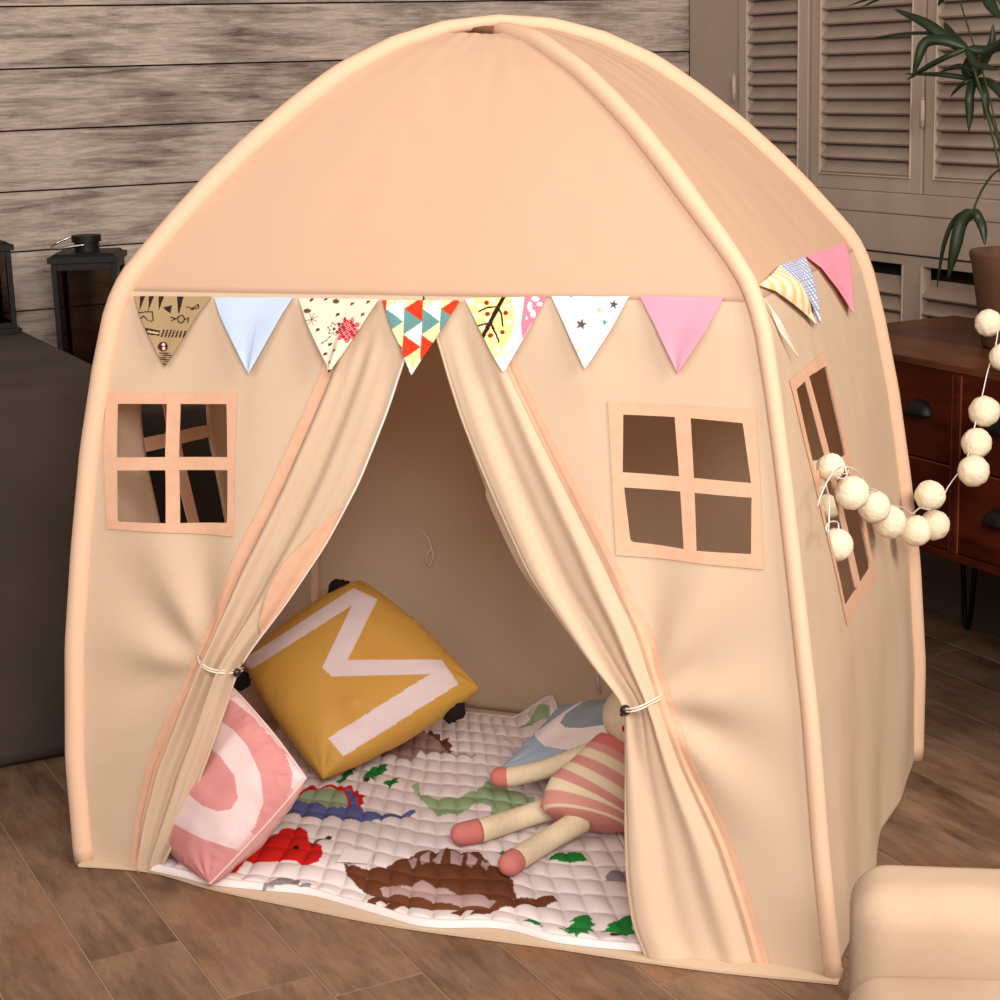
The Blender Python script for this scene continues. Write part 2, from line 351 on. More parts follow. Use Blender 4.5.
for (ya, yb) in ((2.515, 2.983), (2.039, 2.497), (1.568, 2.021)):
    for (za, zb) in ((.319, .4735), (.4765, .6425)):
        V, F = box(cx0 + .004, cx0 + .03, ya + .0015, yb - .0015, za, zb); d = cobj('drawer', V, F, M_cherry, cb, bevel=.0015)
        V, F = [], []
        w = .0014
        box(cx0 + .001, cx0 + .004, ya + .001, ya + .001 + w, za, zb, V, F); box(cx0 + .001, cx0 + .004, yb - .001 - w, yb - .001, za, zb, V, F)
        box(cx0 + .001, cx0 + .004, ya + .001, yb - .001, zb - w, zb, V, F)
        obj('edge_bead', V, F, M_edge, d, smooth=False)
        yc, zc = (ya + yb) / 2 - .14 * 0, (za + zb) / 2
        if ya > 2.5: yc = on_X(919, 415, cx0).y
        elif ya > 2.03: yc = on_X(998, 515, cx0).y
        # cup pull: half dome open below
        V, F = grid(24, 10, lambda u, v: Vector((cx0 + .004 - .022 * math.sin(v * math.pi / 2) * math.sin(math.pi * u), yc + .032 * math.cos(math.pi * u), zc - .004 + .027 * math.sin(math.pi * u) * math.cos(v * math.pi / 2)))) if 1 else grid(20, 8, lambda u, v: Vector((cx0 + .004 - .022 * math.sin(v * math.pi / 2) * math.sin(math.pi * (.08 + .84 * u)) ** .6, yc + .036 * math.cos(math.pi * u) * (1 - .25 * math.sin(v * math.pi / 2)), zc + .012 + (.018 * math.cos(v * math.pi / 2)) * math.sin(math.pi * u) - .026 * (math.sin(v * math.pi / 2)) ** 2)))
        obj('cup_handle', V, F, M_blackmetal, d, solid=.003)
for (lx, ly) in ((2.592 - .03, 2.92), (2.2, 2.93), (2.562, 1.62), (2.2, 1.62)):
    V, F = tube(smooth_path([(lx - .0, ly + .032, cz0), (lx, ly + .012, .06), (lx, ly + .004, .008), (lx, ly - .004, .008), (lx, ly - .012, .06), (lx, ly - .032, cz0)], 40), .0055, 10)
    box(lx - .02, lx + .02, ly - .045, ly + .045, cz0 - .004, cz0, V, F); obj('hairpin_leg', V, F, M_blackmetal, cb)

# ------------------------------------------------------------------ potted palm
M_pot = mat('clay_pot', (98, 68, 50), .8, .3, 60, var=.5, vscale=9, var_col=(76, 50, 36))
M_soil = mat('soil', (34, 24, 18), 1, .8, 120)
M_leaf = mat('palm_leaf', (34, 48, 30), .45, var=.5, vscale=20, var_col=(22, 34, 20), spec=.4)
M_stem = mat('palm_stem', (50, 58, 34), .6)
pc = on_X(1013, 330, 2.37); pc.z = .66
pt = thing('potted_palm', 'dark green palm in a brown clay pot on the sideboard', 'plant')
rim = on_X(971, 245, pc.x); PH = .178
prof = [(.0, 0), (.052, 0), (.056, .006), (.077, PH - .03), (.083, PH - .006), (.082, PH), (.076, PH), (.072, PH - .02)]
V = []; F = []; n = 40
for r_, z in prof:
    for k in range(n): a = 2 * math.pi * k / n; V.append(Vector((pc.x + r_ * math.cos(a), pc.y + r_ * math.sin(a), pc.z + z)))
for i in range(len(prof) - 1):
    for k in range(n): a = i * n + k; b = i * n + (k + 1) % n; F.append((a, b, b + n, a + n))
obj('pot', V, F, M_pot, pt)
V, F = tube([(pc.x, pc.y, pc.z + PH - .03), (pc.x, pc.y, pc.z + PH - .018)], .073, 30); obj('soil', V, F, M_soil, pt)
def Lf(px, py, dx=0.0): return on_X(px, py, pc.x + dx)
def leaf(pts, w, parent):
    P = smooth_path(pts, 16); V = []; F = []
    for i, p in enumerate(P):
        t = (P[min(i + 1, 16)] - P[max(i - 1, 0)]).normalized(); side = t.cross(FW).normalized(); f = i / 16
        ww = w * (min(1, f * 5 + .25)) * (1 - max(0, (f - .55) / .45) ** 1.6) + .0004
        nn = side.cross(t).normalized()
        V += [p - side * ww + nn * ww * .35, p, p + side * ww + nn * ww * .35]
    for i in range(16):
        a = i * 3; F += [(a, a + 1, a + 4, a + 3), (a + 1, a + 2, a + 5, a + 4)]
    obj('leaf', V, F, M_leaf, parent, solid=.0008)
stems = [([(1012, 250, 0), (1004, 190, 0), (986, 110, -.01), (967, 48, -.02)], 'a'), ([(1018, 250, 0), (1010, 190, .01), (992, 120, .02), (974, 79, .02)], 'b'),
         ([(1020, 255, 0), (1030, 120, 0), (1015, 40, 0), (985, -30, -.02)], 'c'), ([(1015, 250, 0), (1012, 170, -.04), (996, 172, -.06), (982, 190, -.07), (973, 211, -.08)], 'd'),
         ([(1000, 142, 0), (985, 80, 0), (972, 40, 0), (958, -6, 0), (950, -40, 0)], 'e')]
for pts, _ in stems:
    V, F = tube(smooth_path([Lf(*p) for p in pts], 24), .0022 if _ != 'e' else .0015, 8); obj('stem', V, F, M_stem, pt)
fan = [
 ([(967, 48, -.02), (950, 40, -.03), (925, 22, -.05), (894, 9, -.06)], .0105), ([(967, 48, -.02), (935, 34, -.04), (900, 34, -.05), (870, 39, -.06)], .003),
 ([(967, 48, -.02), (945, 40, -.05), (926, 42, -.07), (918, 60, -.08), (913, 78, -.08)], .0095), ([(967, 48, -.02), (955, 36, .0), (948, 28, .01), (944, 22, .01)], .007),
 ([(967, 48, -.02), (948, 56, -.05), (925, 68, -.06), (907, 80, -.06)], .005),
 ([(974, 79, .02), (955, 76, .0), (935, 74, -.02), (905, 74, -.03)], .0045), ([(974, 79, .02), (965, 82, .0), (958, 88, .0), (950, 97, .0)], .0035),
 ([(974, 79, .02), (970, 95, 0), (970, 112, 0), (969, 132, 0)], .008), ([(974, 79, .02), (984, 90, .01), (986, 105, .01), (985, 120, .01)], .007),
 ([(974, 79, .02), (985, 60, .02), (992, 44, .02), (993, 24, .02)], .008), ([(967, 48, -.02), (985, 50, .0), (1000, 44, .0), (1015, 30, .0)], .009),
 ([(974, 79, .02), (990, 82, .02), (1000, 92, .02), (1012, 110, .02)], .008), ([(967, 48, -.02), (975, 62, -.03), (984, 66, -.03), (1000, 70, -.03)], .007),
 ([(985, -30, -.02), (960, -16, 0), (945, -5, 0), (938, 6, 0)], .008), ([(985, -30, -.02), (985, -12, 0), (992, 6, 0), (1003, 20, 0)], .011), ([(985, -30, -.02), (940, -30, 0), (905, -15, 0), (848, 6, 0)], .006), ([(985, -30, -.02), (935, -28, 0), (900, -12, 0), (862, 7, 0)], .006),
 ([(973, 211, -.08), (962, 222, -.09), (955, 250, -.1), (948, 279, -.1)], .0115), ([(973, 211, -.08), (956, 218, -.09), (944, 245, -.1), (937, 288, -.1)], .004), ([(973, 211, -.08), (978, 216, -.07), (983, 228, -.07), (985, 245, -.07)], .0085),
 ([(967, 48, -.02), (972, 56, .0), (968, 66, .0), (972, 76, .0)], .009), ([(974, 79, .02), (966, 70, 0), (975, 62, 0), (985, 56, 0)], .008), ([(974, 79, .02), (975, 70, 0), (958, 66, 0), (940, 72, 0)], .006)]
for pts, w in fan: leaf([Lf(*p) for p in pts], w, pt)

# ------------------------------------------------------------------ tent geometry
CO = [Vector((.5979, 2.7104, 0)), Vector((1.3832, 1.8030, 0)), Vector((1.9988, 2.3864, 0)), Vector((1.2135, 3.2938, 0))]
CT = (CO[0] + CO[1] + CO[2] + CO[3]) / 4
LZ = [0, .17, .35, .50, .65, .77, .85, .885]
LA = [.706, .706, .692, .671, .646, .619, .597, .582]
LB = [.738, .712, .690, .664, .638, .614, .595, .580]
UPR = [(.582, .885), (.564, .910), (.538, .938), (.490, .988), (.440, 1.036), (.380, 1.088), (.310, 1.141), (.240, 1.188), (.160, 1.226), (.085, 1.248), (0, 1.258)]
UPB = [(.580, .885), (.563, .911), (.539, .935), (.505, .965), (.469, .994), (.405, 1.048), (.341, 1.097), (.273, 1.142), (.205, 1.181), (.105, 1.224), (0, 1.246)]
_ar = [0]
for (r0, z0), (r1, z1) in zip(UPR[:-1], UPR[1:]): _ar.append(_ar[-1] + math.hypot(r1 - r0, z1 - z0))
_ar = [a / _ar[-1] for a in _ar]
_arb = [0]
for (r0, z0), (r1, z1) in zip(UPB[:-1], UPB[1:]): _arb.append(_arb[-1] + math.hypot(r1 - r0, z1 - z0))
_arb = [a / _arb[-1] for a in _arb]
def pole(k, w):
    d = CO[k % 4] - CT; d = d.normalized()
    if w <= 1:
        z = .885 * w; r = np.interp(z, LZ, LA if k % 2 == 0 else LB)
        r += .0 if k % 2 == 0 else 0
    else:
        r = np.interp(w - 1, _ar, [q[0] for q in UPR]); z = np.interp(w - 1, _ar, [q[1] for q in UPR])
        if k % 2 == 1: r = np.interp(z, [q[1] for q in UPR], [q[0] for q in UPB]) if 0 else np.interp(w - 1, _arb, [q[0] for q in UPB]); z = np.interp(w - 1, _arb, [q[1] for q in UPB])
    return Vector((CT.x + d.x * r, CT.y + d.y * r, z))
def surf(k, s, w): return pole(k, w).lerp(pole(k + 1, w), s)
def snorm(k, s, w):
    e = 1e-3; a = surf(k, s + e, w) - surf(k, s - e, w); b = surf(k, s, min(w + .01, 1.999)) - surf(k, s, max(w - .01, 0)); n = a.cross(b).normalized()
    P = surf(k, s, w) - CT; P.z -= .3
    return n if n.dot(P) > 0 else -n
def inv(k, px, py, s=.5, w=.5):
    for _ in range(30):
        x, y = proj(surf(k, s, w)); ex, ey = px - x, py - y
        if abs(ex) + abs(ey) < .02: break
        h = 1e-3; xs, ys = proj(surf(k, s + h, w)); xw, yw = proj(surf(k, s, w + h)); a, b, c, d = (xs - x) / h, (xw - x) / h, (ys - y) / h, (yw - y) / h
        D = a * d - b * c; ds = (ex * d - b * ey) / D; dw = (a * ey - c * ex) / D
        s += max(-.2, min(.2, ds)); w += max(-.2, min(.2, dw)); w = max(-.02, min(w, 1.99))
    return s, w
def curve(k, pts):
    q = sorted(((inv(k, *p)) for p in pts), key=lambda a: a[1]); ws = [a[1] for a in q]; ss = [a[0] for a in q]
    # smooth
    W = np.linspace(0, 1, 101); S = np.interp(W, ws, ss); K = np.ones(5) / 5; S2 = np.convolve(np.pad(S, 2, mode='edge'), K, 'valid')
    return lambda w: float(np.interp(w, W, S2))
def sm(x, a, b): t = max(0., min(1., (x - a) / (b - a))); return t * t * (3 - 2 * t)
SL = curve(0, [(350, 300), (331, 370), (285, 475), (237, 575), (205, 655), (180, 710), (155, 770), (143, 820), (138, 864)])
EL = curve(0, [(424, 298), (405, 362), (388, 412), (360, 480), (325, 545), (285, 605), (252, 648), (236, 672), (227, 700), (212, 745), (196, 790), (180, 830), (160, 870)])
SR = curve(0, [(488, 300), (511, 370), (568, 485), (608, 561), (640, 628), (664, 704), (688, 772), (720, 840), (744, 912), (760, 968)])
ER = curve(0, [(423, 298), (441, 345), (464, 421), (498, 504), (532, 576), (562, 618), (593, 660), (629, 703), (628, 740), (629, 800), (632, 870), (640, 920), (655, 950)])
TL = inv(0, 215, 668); TR = inv(0, 645, 702)
def disp(k, s, w):
    d = .004 * nz(s * 3.1 + k * 7, w * 2.3, .3) + .0012 * nz(s * 14 + k, w * 9, 2)
    edge = min(1, s * 8, (1 - s) * 8); d -= .010 * math.sin(math.pi * s) * (0 if w < 1 else 0)
    if k == 0 and w <= 1:
        top = sm(1 - w, 0, .12)
        if s < .5: s0, s1, T, npl = SL(w), EL(w), TL, 2.0
        else: s0, s1, T, npl = SR(w), ER(w), TR, 1.5
        t = (s - s0) / (s1 - s0 + 1e-6)
        dw = w - T[1]
        if t > 0:
            t = min(t, 1); A = .020 * math.exp(-abs(dw) / (.42 if dw > 0 else .5)) * top
            ph = 2 * math.pi * npl * (t ** .85) + (dw * 2.2 if dw > 0 else -dw * 1.5)
            d += A * (.5 - .5 * math.cos(ph)) * sm(t, 0, .12) * (1.0 if t < .97 else .6) + (.004 * math.sin(ph * 2.3 + 1) * A / .02)
            if s > .5 and dw < 0: d += .03 * sm(-dw, 0, .5) * sm(t, 0, 1)
        # wrinkles radiating from the tie
        ds = (s - T[0]) * 1.25; dd = (w - T[1]) * .885; r = math.hypot(ds, dd) + 1e-4; ph = math.atan2(dd, ds)
        outer = (ds < 0) if s < .5 else (ds > 0)
        a = (math.pi - abs(ph)) * (1 if dd > 0 else -1) if s < .5 else ph
        d += .010 * math.sin(a * 7.5 + .6) * sm(r, .02, .12) * math.exp(-r * 3.0) * (1 if t <= 0 else .3) * top * edge
        # puckers under the seam to the door
        d += .002 * math.sin(a * 9) * math.exp(-((w - .88) / .09) ** 2) * top * edge * (1 if abs(s - .5) < .25 else 0)
    if k == 1 and w <= 1:
        d += .006 * math.sin(s * 9 + w * 2.5 - .8) * sm(1 - w, .35, .9) * edge + .004 * math.sin(s * 19 - w * 6) * sm(1 - w, .5, 1) * edge
    return d
def sp(k, s, w, off=0.0): return surf(k, s, w) + snorm(k, s, w) * (disp(k, s, w) + off)

tent = thing('play_tent', 'large beige fabric children\'s play house tent standing on the floor', 'tent')
def sheet(name, k, cols, rows, parent, m, holes=(), off=0, solid=.0012, label=None):
    """cols(w)-> list of s values"""
    V = []; F = []; SWs = []; n = len(cols(.5))
    for w in rows:
        for s in cols(w): V.append(sp(k, s, w, off)); SWs.append((s, w))
    for j in range(len(rows) - 1):
        for i in range(n - 1):
            a = j * n + i; q = (a, a + 1, a + n + 1, a + n)
            if holes:
                cs = sum(SWs[x][0] for x in q) / 4; cw = sum(SWs[x][1] for x in q) / 4
                if any(inside(np.array([[cs, cw]]), h)[0] for h in holes): continue
            F.append(q)
    if holes:
        kept = set(F); cnt = {}
        ks = {i for f in F for i in f}; rem = set()
        for j in range(len(rows) - 1):
            for i in range(n - 1):
                a = j * n + i; q = (a, a + 1, a + n + 1, a + n)
                if q not in kept: rem.update(q)
        for i in rem & ks:
            s, w = SWs[i]; best = None
            for h in holes:
                for (s1, w1), (s2, w2) in zip(h, h[1:] + h[:1]):
                    d = (s2 - s1, w2 - w1); t = max(0, min(1, ((s - s1) * d[0] + (w - w1) * d[1]) / (d[0] ** 2 + d[1] ** 2 + 1e-12))); c_ = (s1 + d[0] * t, w1 + d[1] * t); e = math.hypot(c_[0] - s, c_[1] - w)
                    if best is None or e < best[0]: best = (e, c_)
            V[i] = sp(k, best[1][0], best[1][1], off)
    used = sorted({i for f in F for i in f}); mp = {u: i for i, u in enumerate(used)}
    o = obj(name, [V[u] for u in used], [tuple(mp[i] for i in f) for f in F], m, parent, solid=solid)
    if label: o['label'] = label
    return o
LS = lambda a, b, n: list(np.linspace(a, b, n))
# window outlines (outer, hole) on each wall
W1o = [(107, 391.5), (237.5, 393), (236, 536), (109, 528.5)]; W1h = [(119, 403.5), (173, 404), (227, 404), (228.5, 462), (229, 522.5), (175, 523), (119.5, 521), (119, 462)]
W2o = [(608, 401), (756, 409), (764, 569.5), (617.5, 554.5)]; W2h = [(623, 414.5), (683, 417.5), (743, 423), (752, 487), (751.5, 554), (690, 550), (631, 541.5), (623, 474)]
W3o = [(786, 380), (822, 352), (875, 577), (846, 625)]; W3h = [(792.5, 390), (808, 375), (824, 366), (846, 470), (868, 566), (857, 586), (844, 606), (818, 500)]
def toSW(k, pts, s=.3, w=.6): return [inv(k, p[0], p[1], s, w) for p in pts]
W1oS, W1hS = toSW(0, W1o), toSW(0, W1h); W2oS, W2hS = toSW(0, W2o), toSW(0, W2h); W3oS, W3hS = toSW(1, W3o), toSW(1, W3h)
W4oS = [(1 - s, w) for s, w in W3oS]; W4hS = [(1 - s, w) for s, w in W3hS]
def grow(poly, f):
    cs = sum(p[0] for p in poly) / len(poly); cw = sum(p[1] for p in poly) / len(poly); return [(cs + (s - cs) * f, cw + (w - cw) * f) for s, w in poly]
ROWS = LS(0, 1, 141)
left = sheet('front_panel', 0, lambda w: LS(.004, SL(w), 46) + LS(SL(w), EL(w), 46)[1:], ROWS, tent, M_canvas, [grow(W1hS, 1.01)], label='front wall half at left with a tied back door curtain')
right = sheet('front_panel', 0, lambda w: LS(ER(w), SR(w), 46) + LS(SR(w), .996, 50)[1:], ROWS, tent, M_canvas, [grow(W2hS, 1.01)], label='front wall half at right with a tied back door curtain')
side = sheet('side_wall', 1, lambda w: LS(.004, .996, 110), ROWS, tent, M_canvas, [grow(W3hS, 1.01)], label='side wall with a tall window at right')
back = sheet('back_wall', 2, lambda w: LS(.004, .996, 60), LS(0, 1, 60), tent, M_canvas)
lside = sheet('side_wall', 3, lambda w: LS(.004, .996, 110), LS(0, 1, 120), tent, M_canvas, [grow(W4hS, 1.01)], label='side wall at left')
for k in range(4):
    slit = [[inv(0, x, y, .5, 1.9) for x, y in ((453, 33), (466, 16), (484, 8), (500, 8), (505, 26), (496, 34))]] if k == 0 else ()
    sheet('roof_panel', k, lambda w: LS(0, 1, 60), LS(1.0, 1.8, 50) + LS(1.8, 2.0, 70)[1:], tent, M_roof, slit)
# hem of the roof over the walls, poles in their sleeves
def polepath(k, n=70): return [pole(k, w) for w in LS(0.0, 2.0, n)]
_pr = [float(np.interp(w, [0, 1, 1.6, 1.9, 2], [.0165, .0165, .0165, .011, .0085])) for w in LS(0, 2, 70)]
V, F = tube(polepath(0) + polepath(2)[::-1][1:], _pr + _pr[::-1][1:], 14); obj('pole_sleeve', V, F, M_sleeve, tent)
for k in (1, 3):
    pp = polepath(k)
    if k == 1: pp[-1] = pole(1, 2.0) + (pole(3, 1.9) - pole(3, 2.0)) * .4 + Vector((0, 0, .004))
    V, F = tube(pp, [float(np.interp(w, [0, .8, 1.05, 1.3, 1.9, 2], [.0125, .0105, .012, .0145, .0145, .012])) for w in LS(0.0, 2.0, 70)], 14); obj('pole_sleeve', V, F, M_sleeve, tent)
V, F = tube([pole(0, 1.94) + Vector((0, 0, -.002)), pole(0, 2.0) + Vector((0, 0, -.016)), pole(1, 1.93) + Vector((0, 0, .003))], .009, 10); obj('pole_knot', V, F, mat('dark_pole_end', (120, 84, 60), .8, .5, 200), tent)
def bil(q, u, v):
    a, b, c, d = q; return tuple((a[i] * (1 - u) + b[i] * u) * (1 - v) + (d[i] * (1 - u) + c[i] * u) * v for i in (0, 1))
def patch(k, q, nu, nv, V, F, off=.0022):
    b = len(V)
    for j in range(nv):
        for i in range(nu):
            s, w = bil(q, i / (nu - 1), j / (nv - 1)); V.append(sp(k, s, w, off))
    for j in range(nv - 1):
        for i in range(nu - 1): a = b + j * nu + i; F.append((a, a + 1, a + nu + 1, a + nu))
def window_trim(k, O, H, bars, parent):
    V = []; F = []
    tl, tm, tr, rm, br, bm, bl, lm = H; mid = lambda a, b: tuple((a[i] + b[i]) / 2 for i in (0, 1))
    ot, orr, ob, ol = mid(O[0], O[1]), mid(O[1], O[2]), mid(O[2], O[3]), mid(O[3], O[0])
    for q in ((O[0], ot, tm, tl), (ot, O[1], tr, tm), (tr, O[1], orr, rm), (rm, orr, O[2], br), (bm, br, O[2], ob), (bl, bm, ob, O[3]), (ol, lm, bl, O[3]), (O[0], tl, lm, ol)):
        patch(k, q, 10, 10, V, F)
    fr = obj('window_frame', V, F, M_trim, parent, solid=.0012, smooth=False)
    for q in bars:
        V, F = [], []; patch(k, q, 14, 14, V, F, .002); obj('window_bar', V, F, M_trim, fr, solid=.0015, smooth=False)
window_trim(0, W1oS, W1hS, [toSW(0, [(167, 403), (180, 403), (181, 524), (168, 524)]), toSW(0, [(118, 457), (229, 457), (229, 470), (118, 470)])], left)
window_trim(0, W2oS, W2hS, [toSW(0, [(674, 416), (690, 417), (697, 552), (684, 551)]), toSW(0, [(622, 472), (752, 483), (752, 497.5), (622, 487)])], right)
B3 = [toSW(1, [(801, 379), (806, 378), (859, 584), (854, 588)]), toSW(1, [(811.5, 472), (846, 453), (849, 466), (815, 488)])]
window_trim(1, W3oS, W3hS, B3, side)
window_trim(3, W4oS, W4hS, [[(1 - s, w) for s, w in b] for b in B3], lside)
# tapes running down the door curtains
def tape(k, cf, wd, w0, w1, parent, name='seam_tape', off=.002, m=M_trim, n=90):
    V, F = grid(5, n, lambda u, v: sp(k, cf(w0 + (w1 - w0) * v) + (u - .5) * wd, w0 + (w1 - w0) * v, off)); return obj(name, V, F, m, parent, solid=.001, smooth=False)
tape(0, lambda w: SL(w) - .004, .017, 0.005, .985, left); tape(0, lambda w: SR(w) + .004, .018, 0.005, .985, right)
wa = inv(0, 345, 505)[1]; wb_ = TL[1] + .012
V, F = grid(8, 50, lambda u, v: sp(0, EL(wb_ + (wa - wb_) * v) - u * (.036 * math.sin(math.pi * min(1, (1 - v) * 1.2 + .02)) + .001), wb_ + (wa - wb_) * v, .0028)); obj('edge_band', V, F, M_trim, left, solid=.001)
V, F = tube([sp(0, EL(w), w, .001) for w in LS(TL[1] + .01, .97, 70)], .0017, 8); obj('edge_piping', V, F, M_white, left)
V, F = tube([sp(0, ER(w), w, 0) for w in LS(.0, .97, 90)], .0022, 8); obj('edge_hem', V, F, M_canvas, right)
V, F = tube([sp(0, EL(w), w, 0) for w in LS(.0, TL[1], 50)], .0022, 8); obj('edge_hem', V, F, M_canvas, left)
# inner return of the right curtain
V, F = grid(10, 50, lambda u, v: sp(0, ER(TR[1] + (.9 - TR[1]) * v) - .022 * math.sin(math.pi * v) * u * (1 if v < .6 else .8), TR[1] + (.9 - TR[1]) * v, -.003 - .02 * u)); obj('curtain_return', V, F, M_canvas, right, solid=.001)
# cords tied round the curtains
def tie(px0, px1, parent, rise):
    a = inv(0, *px0); b = inv(0, *px1)
    for dz in (0, .004):
        P = []
        for i in range(17):
            f = i / 16; s = a[0] + (b[0] - a[0]) * f; w = a[1] + (b[1] - a[1]) * f + rise * math.sin(math.pi * f); P.append(surf(0, s, w) + snorm(0, s, w) * (disp(0, a[0], a[1]) * (1 - f) + disp(0, b[0], b[1]) * f + .004 + .021 * math.sin(math.pi * f) ** .7) + Vector((0, 0, dz)))
        n = snorm(0, .5, .5); e = P[-1]; P += [e - n * .02 - Vector((0, 0, .002))]
        V, F = tube(P, .0013, 8); obj('tie_cord', V, F, M_cord, parent)
    e = sp(0, b[0], b[1], .004); V, F = blob([e, e + (P[-2] - P[-6]).normalized() * .008], [.006, .006], 12); obj('cord_toggle', V[0] if 0 else V[0:0] or V, F, M_dark, parent) if 0 else None
    return e
def ball(c_, r, name, m, parent, n=16, amp=0, seed=0, sz=1.0):
    V = []; F = []
    for j in range(n + 1):
        th = math.pi * j / n
        for i in range(2 * n):
            ph = math.pi * i / n; d = Vector((math.sin(th) * math.cos(ph), math.sin(th) * math.sin(ph), math.cos(th) * sz)); rr = r * (1 + amp * nz(d.x * 3 + seed, d.y * 3, d.z * 3)); V.append(Vector(c_) + d * rr)
    for j in range(n):
        for i in range(2 * n): a = j * 2 * n + i; b = j * 2 * n + (i + 1) % (2 * n); F.append((a, a + 2 * n, b + 2 * n, b))
    return obj(name, V, F, m, parent)
e1 = tie((200, 657), (237, 672), left, -.004); ball(e1, .0065, 'cord_toggle', M_dark, left, 10)
e2 = tie((663, 697), (631, 706), right, -.002); ball(e2 + Vector((0, 0, .001)), .0075, 'cord_toggle', M_dark, right, 10); 
# little loop cord on the back wall and hanging white tape in the back corner
q = on_plane(425, 530, surf(2, .5, .5), snorm(2, .5, .5)) + snorm(2, .5, .5) * -.012
q2 = on_plane(431, 548, q, snorm(2, .5, .5)); q3 = on_plane(429, 566, q, snorm(2, .5, .5)); q4 = on_plane(433, 556, q, snorm(2, .5, .5))
V, F = tube(smooth_path([q, on_plane(428, 538, q, FW), q2, q4, q3, on_plane(426, 558, q, FW), q2], 40), .0016, 8); obj('hanging_cord', V, F, M_cord, back)
V, F = tube([on_plane(594, 655, surf(2, .1, .2) - snorm(2, .5, .5) * .008, snorm(2, .5, .5)), on_plane(600, 694, surf(2, .1, .2) - snorm(2, .5, .5) * .008, snorm(2, .5, .5))], .002, 8); obj('inner_piping', V, F, M_white, back)
# groundsheet with its front rim bulging over the floor
AB = (CO[1] - CO[0]).normalized(); AD = (CO[3] - CO[0]).normalized()
rimp = [(78, 866), (150, 872), (215, 890), (300, 908), (392, 926), (500, 941), (560, 949), (631, 960), (720, 972), (838, 984)]
def ab(p):
    d = p - CO[0]; D = AB.x * AD.y - AB.y * AD.x; return (d.x * AD.y - d.y * AD.x) / D, (AB.x * d.y - AB.y * d.x) / D
out = [on_z(x, y, .003) for x, y in rimp]; out = smooth_path(out, 80); inn = [CO[0].lerp(CO[1], ab(p)[0] / 1.2) + AD * .03 for p in out]
V = []; F = []
for a, b in zip(out, inn): V += [Vector((a.x, a.y, .0035)), Vector((b.x, b.y, .0035))]
for p, r_ in ((3, .0), (3, 1)): pass
for i in range(len(out) - 1): F.append((2 * i, 2 * i + 1, 2 * i + 3, 2 * i + 2)[::-1])
b0 = len(V); V += [Vector((p.x, p.y, .0035)) for p in (inn[0], inn[-1] - AB * .035 + AD * .03, CO[2] + (CT - CO[2]) * .08 , CO[3] + (CT - CO[3]) * .02)]; F.append((b0, b0 + 1, b0 + 2, b0 + 3))
obj('groundsheet', V, F, M_canvas, tent, smooth=False, solid=.004)

# ------------------------------------------------------------------ pennants
def pennant(k, tl, tr, tip, base, shapes, label, off=.004, tipoff=.008, bulge=0.0, s0=.5):
    n = 110; PX = []; V = []; F = []; idx = {}
    a, b, c = (inv(k, p[0], p[1], s0, .95) for p in (tl, tr, tip))
    for j in range(n + 1):
        v = j / n; nn = n - j
        for i in range(nn + 1):
            u = i / max(nn, 1); f = lambda A, B, Cc: (A * (1 - u) + B * u) * (1 - v) + Cc * v
            idx[(j, i)] = len(V); s, w = f(a[0], b[0], c[0]), f(a[1], b[1], c[1])
            V.append(sp(k, s, w, off + tipoff * v + bulge * math.sin(math.pi * u) * math.sin(math.pi * min(1, v * 1.1 + .12)) + .0012 * math.sin(u * 7 + v * 3))); PX.append((f(tl[0], tr[0], tip[0]), f(tl[1], tr[1], tip[1])))
    for j in range(n):
        for i in range(n - j):
            F.append((idx[(j, i)], idx[(j, i + 1)], idx[(j + 1, i)]))
            if i + 1 <= n - j - 1: F.append((idx[(j, i + 1)], idx[(j + 1, i + 1)], idx[(j + 1, i)]))
    o = obj('pennant', V, F, M_print, tent, cols=paint(PX, base, shapes), solid=.0012); o['label'] = label; return o
BLK = (45, 32, 30)
def Z1(x, y): return (120 + x * .18, 290 + y * .18)
def Z2(x, y): return (290 + x * .18, 290 + y * .18)
def Z3(x, y): return (450 + x * .19, 290 + y * .19)
sh = []
for x in (140, 190, 245): sh.append(('p', BLK, [Z1(x - 18, 35), Z1(x + 12, 35), Z1(x - 8, 120)]))
sh += [('p', BLK, [Z1(325, 35), Z1(362, 35), Z1(350, 130), Z1(342, 130)]), ('p', BLK, [Z1(255, 100), Z1(305, 85), Z1(300, 132)]),
       ('l', BLK, [Z1(120, 128), Z1(205, 122), Z1(212, 172), Z1(195, 172)], .6), ('l', BLK, [Z1(135, 165), Z1(160, 145), Z1(185, 172)], .6),
       ('c', BLK, Z1(362, 162), 4.2), ('c', (160, 138, 105), Z1(362, 162), 2.8), ('l', BLK, [Z1(305, 152), Z1(335, 160), Z1(308, 170)], .6), ('l', BLK, [Z1(385, 165), Z1(405, 155), Z1(400, 178)], .6),
       ('l', BLK, [Z1(385, 95), Z1(420, 105), Z1(450, 82), Z1(455, 100), Z1(415, 112)], .6), ('p', BLK, [Z1(165, 210), Z1(246, 225), Z1(244, 255), Z1(180, 248)]),
       ('l', (190, 170, 140), [Z1(185, 232), Z1(235, 240)], 1.0), ('c', (70, 30, 40), Z1(262, 315), 5), ('c', (230, 210, 200), Z1(264, 303), 1.6), ('c', (230, 210, 200), Z1(266, 325), 1.6)]
for i in range(7): sh.append(('p', BLK, [Z1(262 + i * 20, 220 + i), Z1(272 + i * 20, 220 + i), Z1(258 + i * 20, 262), Z1(248 + i * 20, 262)]))
for i in range(6): sh.append(('l', BLK, [Z1(243, 352 + i * 12), Z1(305, 350 + i * 12)], .55))
pennant(0, (135, 296.5), (213, 297), (168, 367), (166, 142, 108), sh, 'khaki pennant with black sketches and stripes')
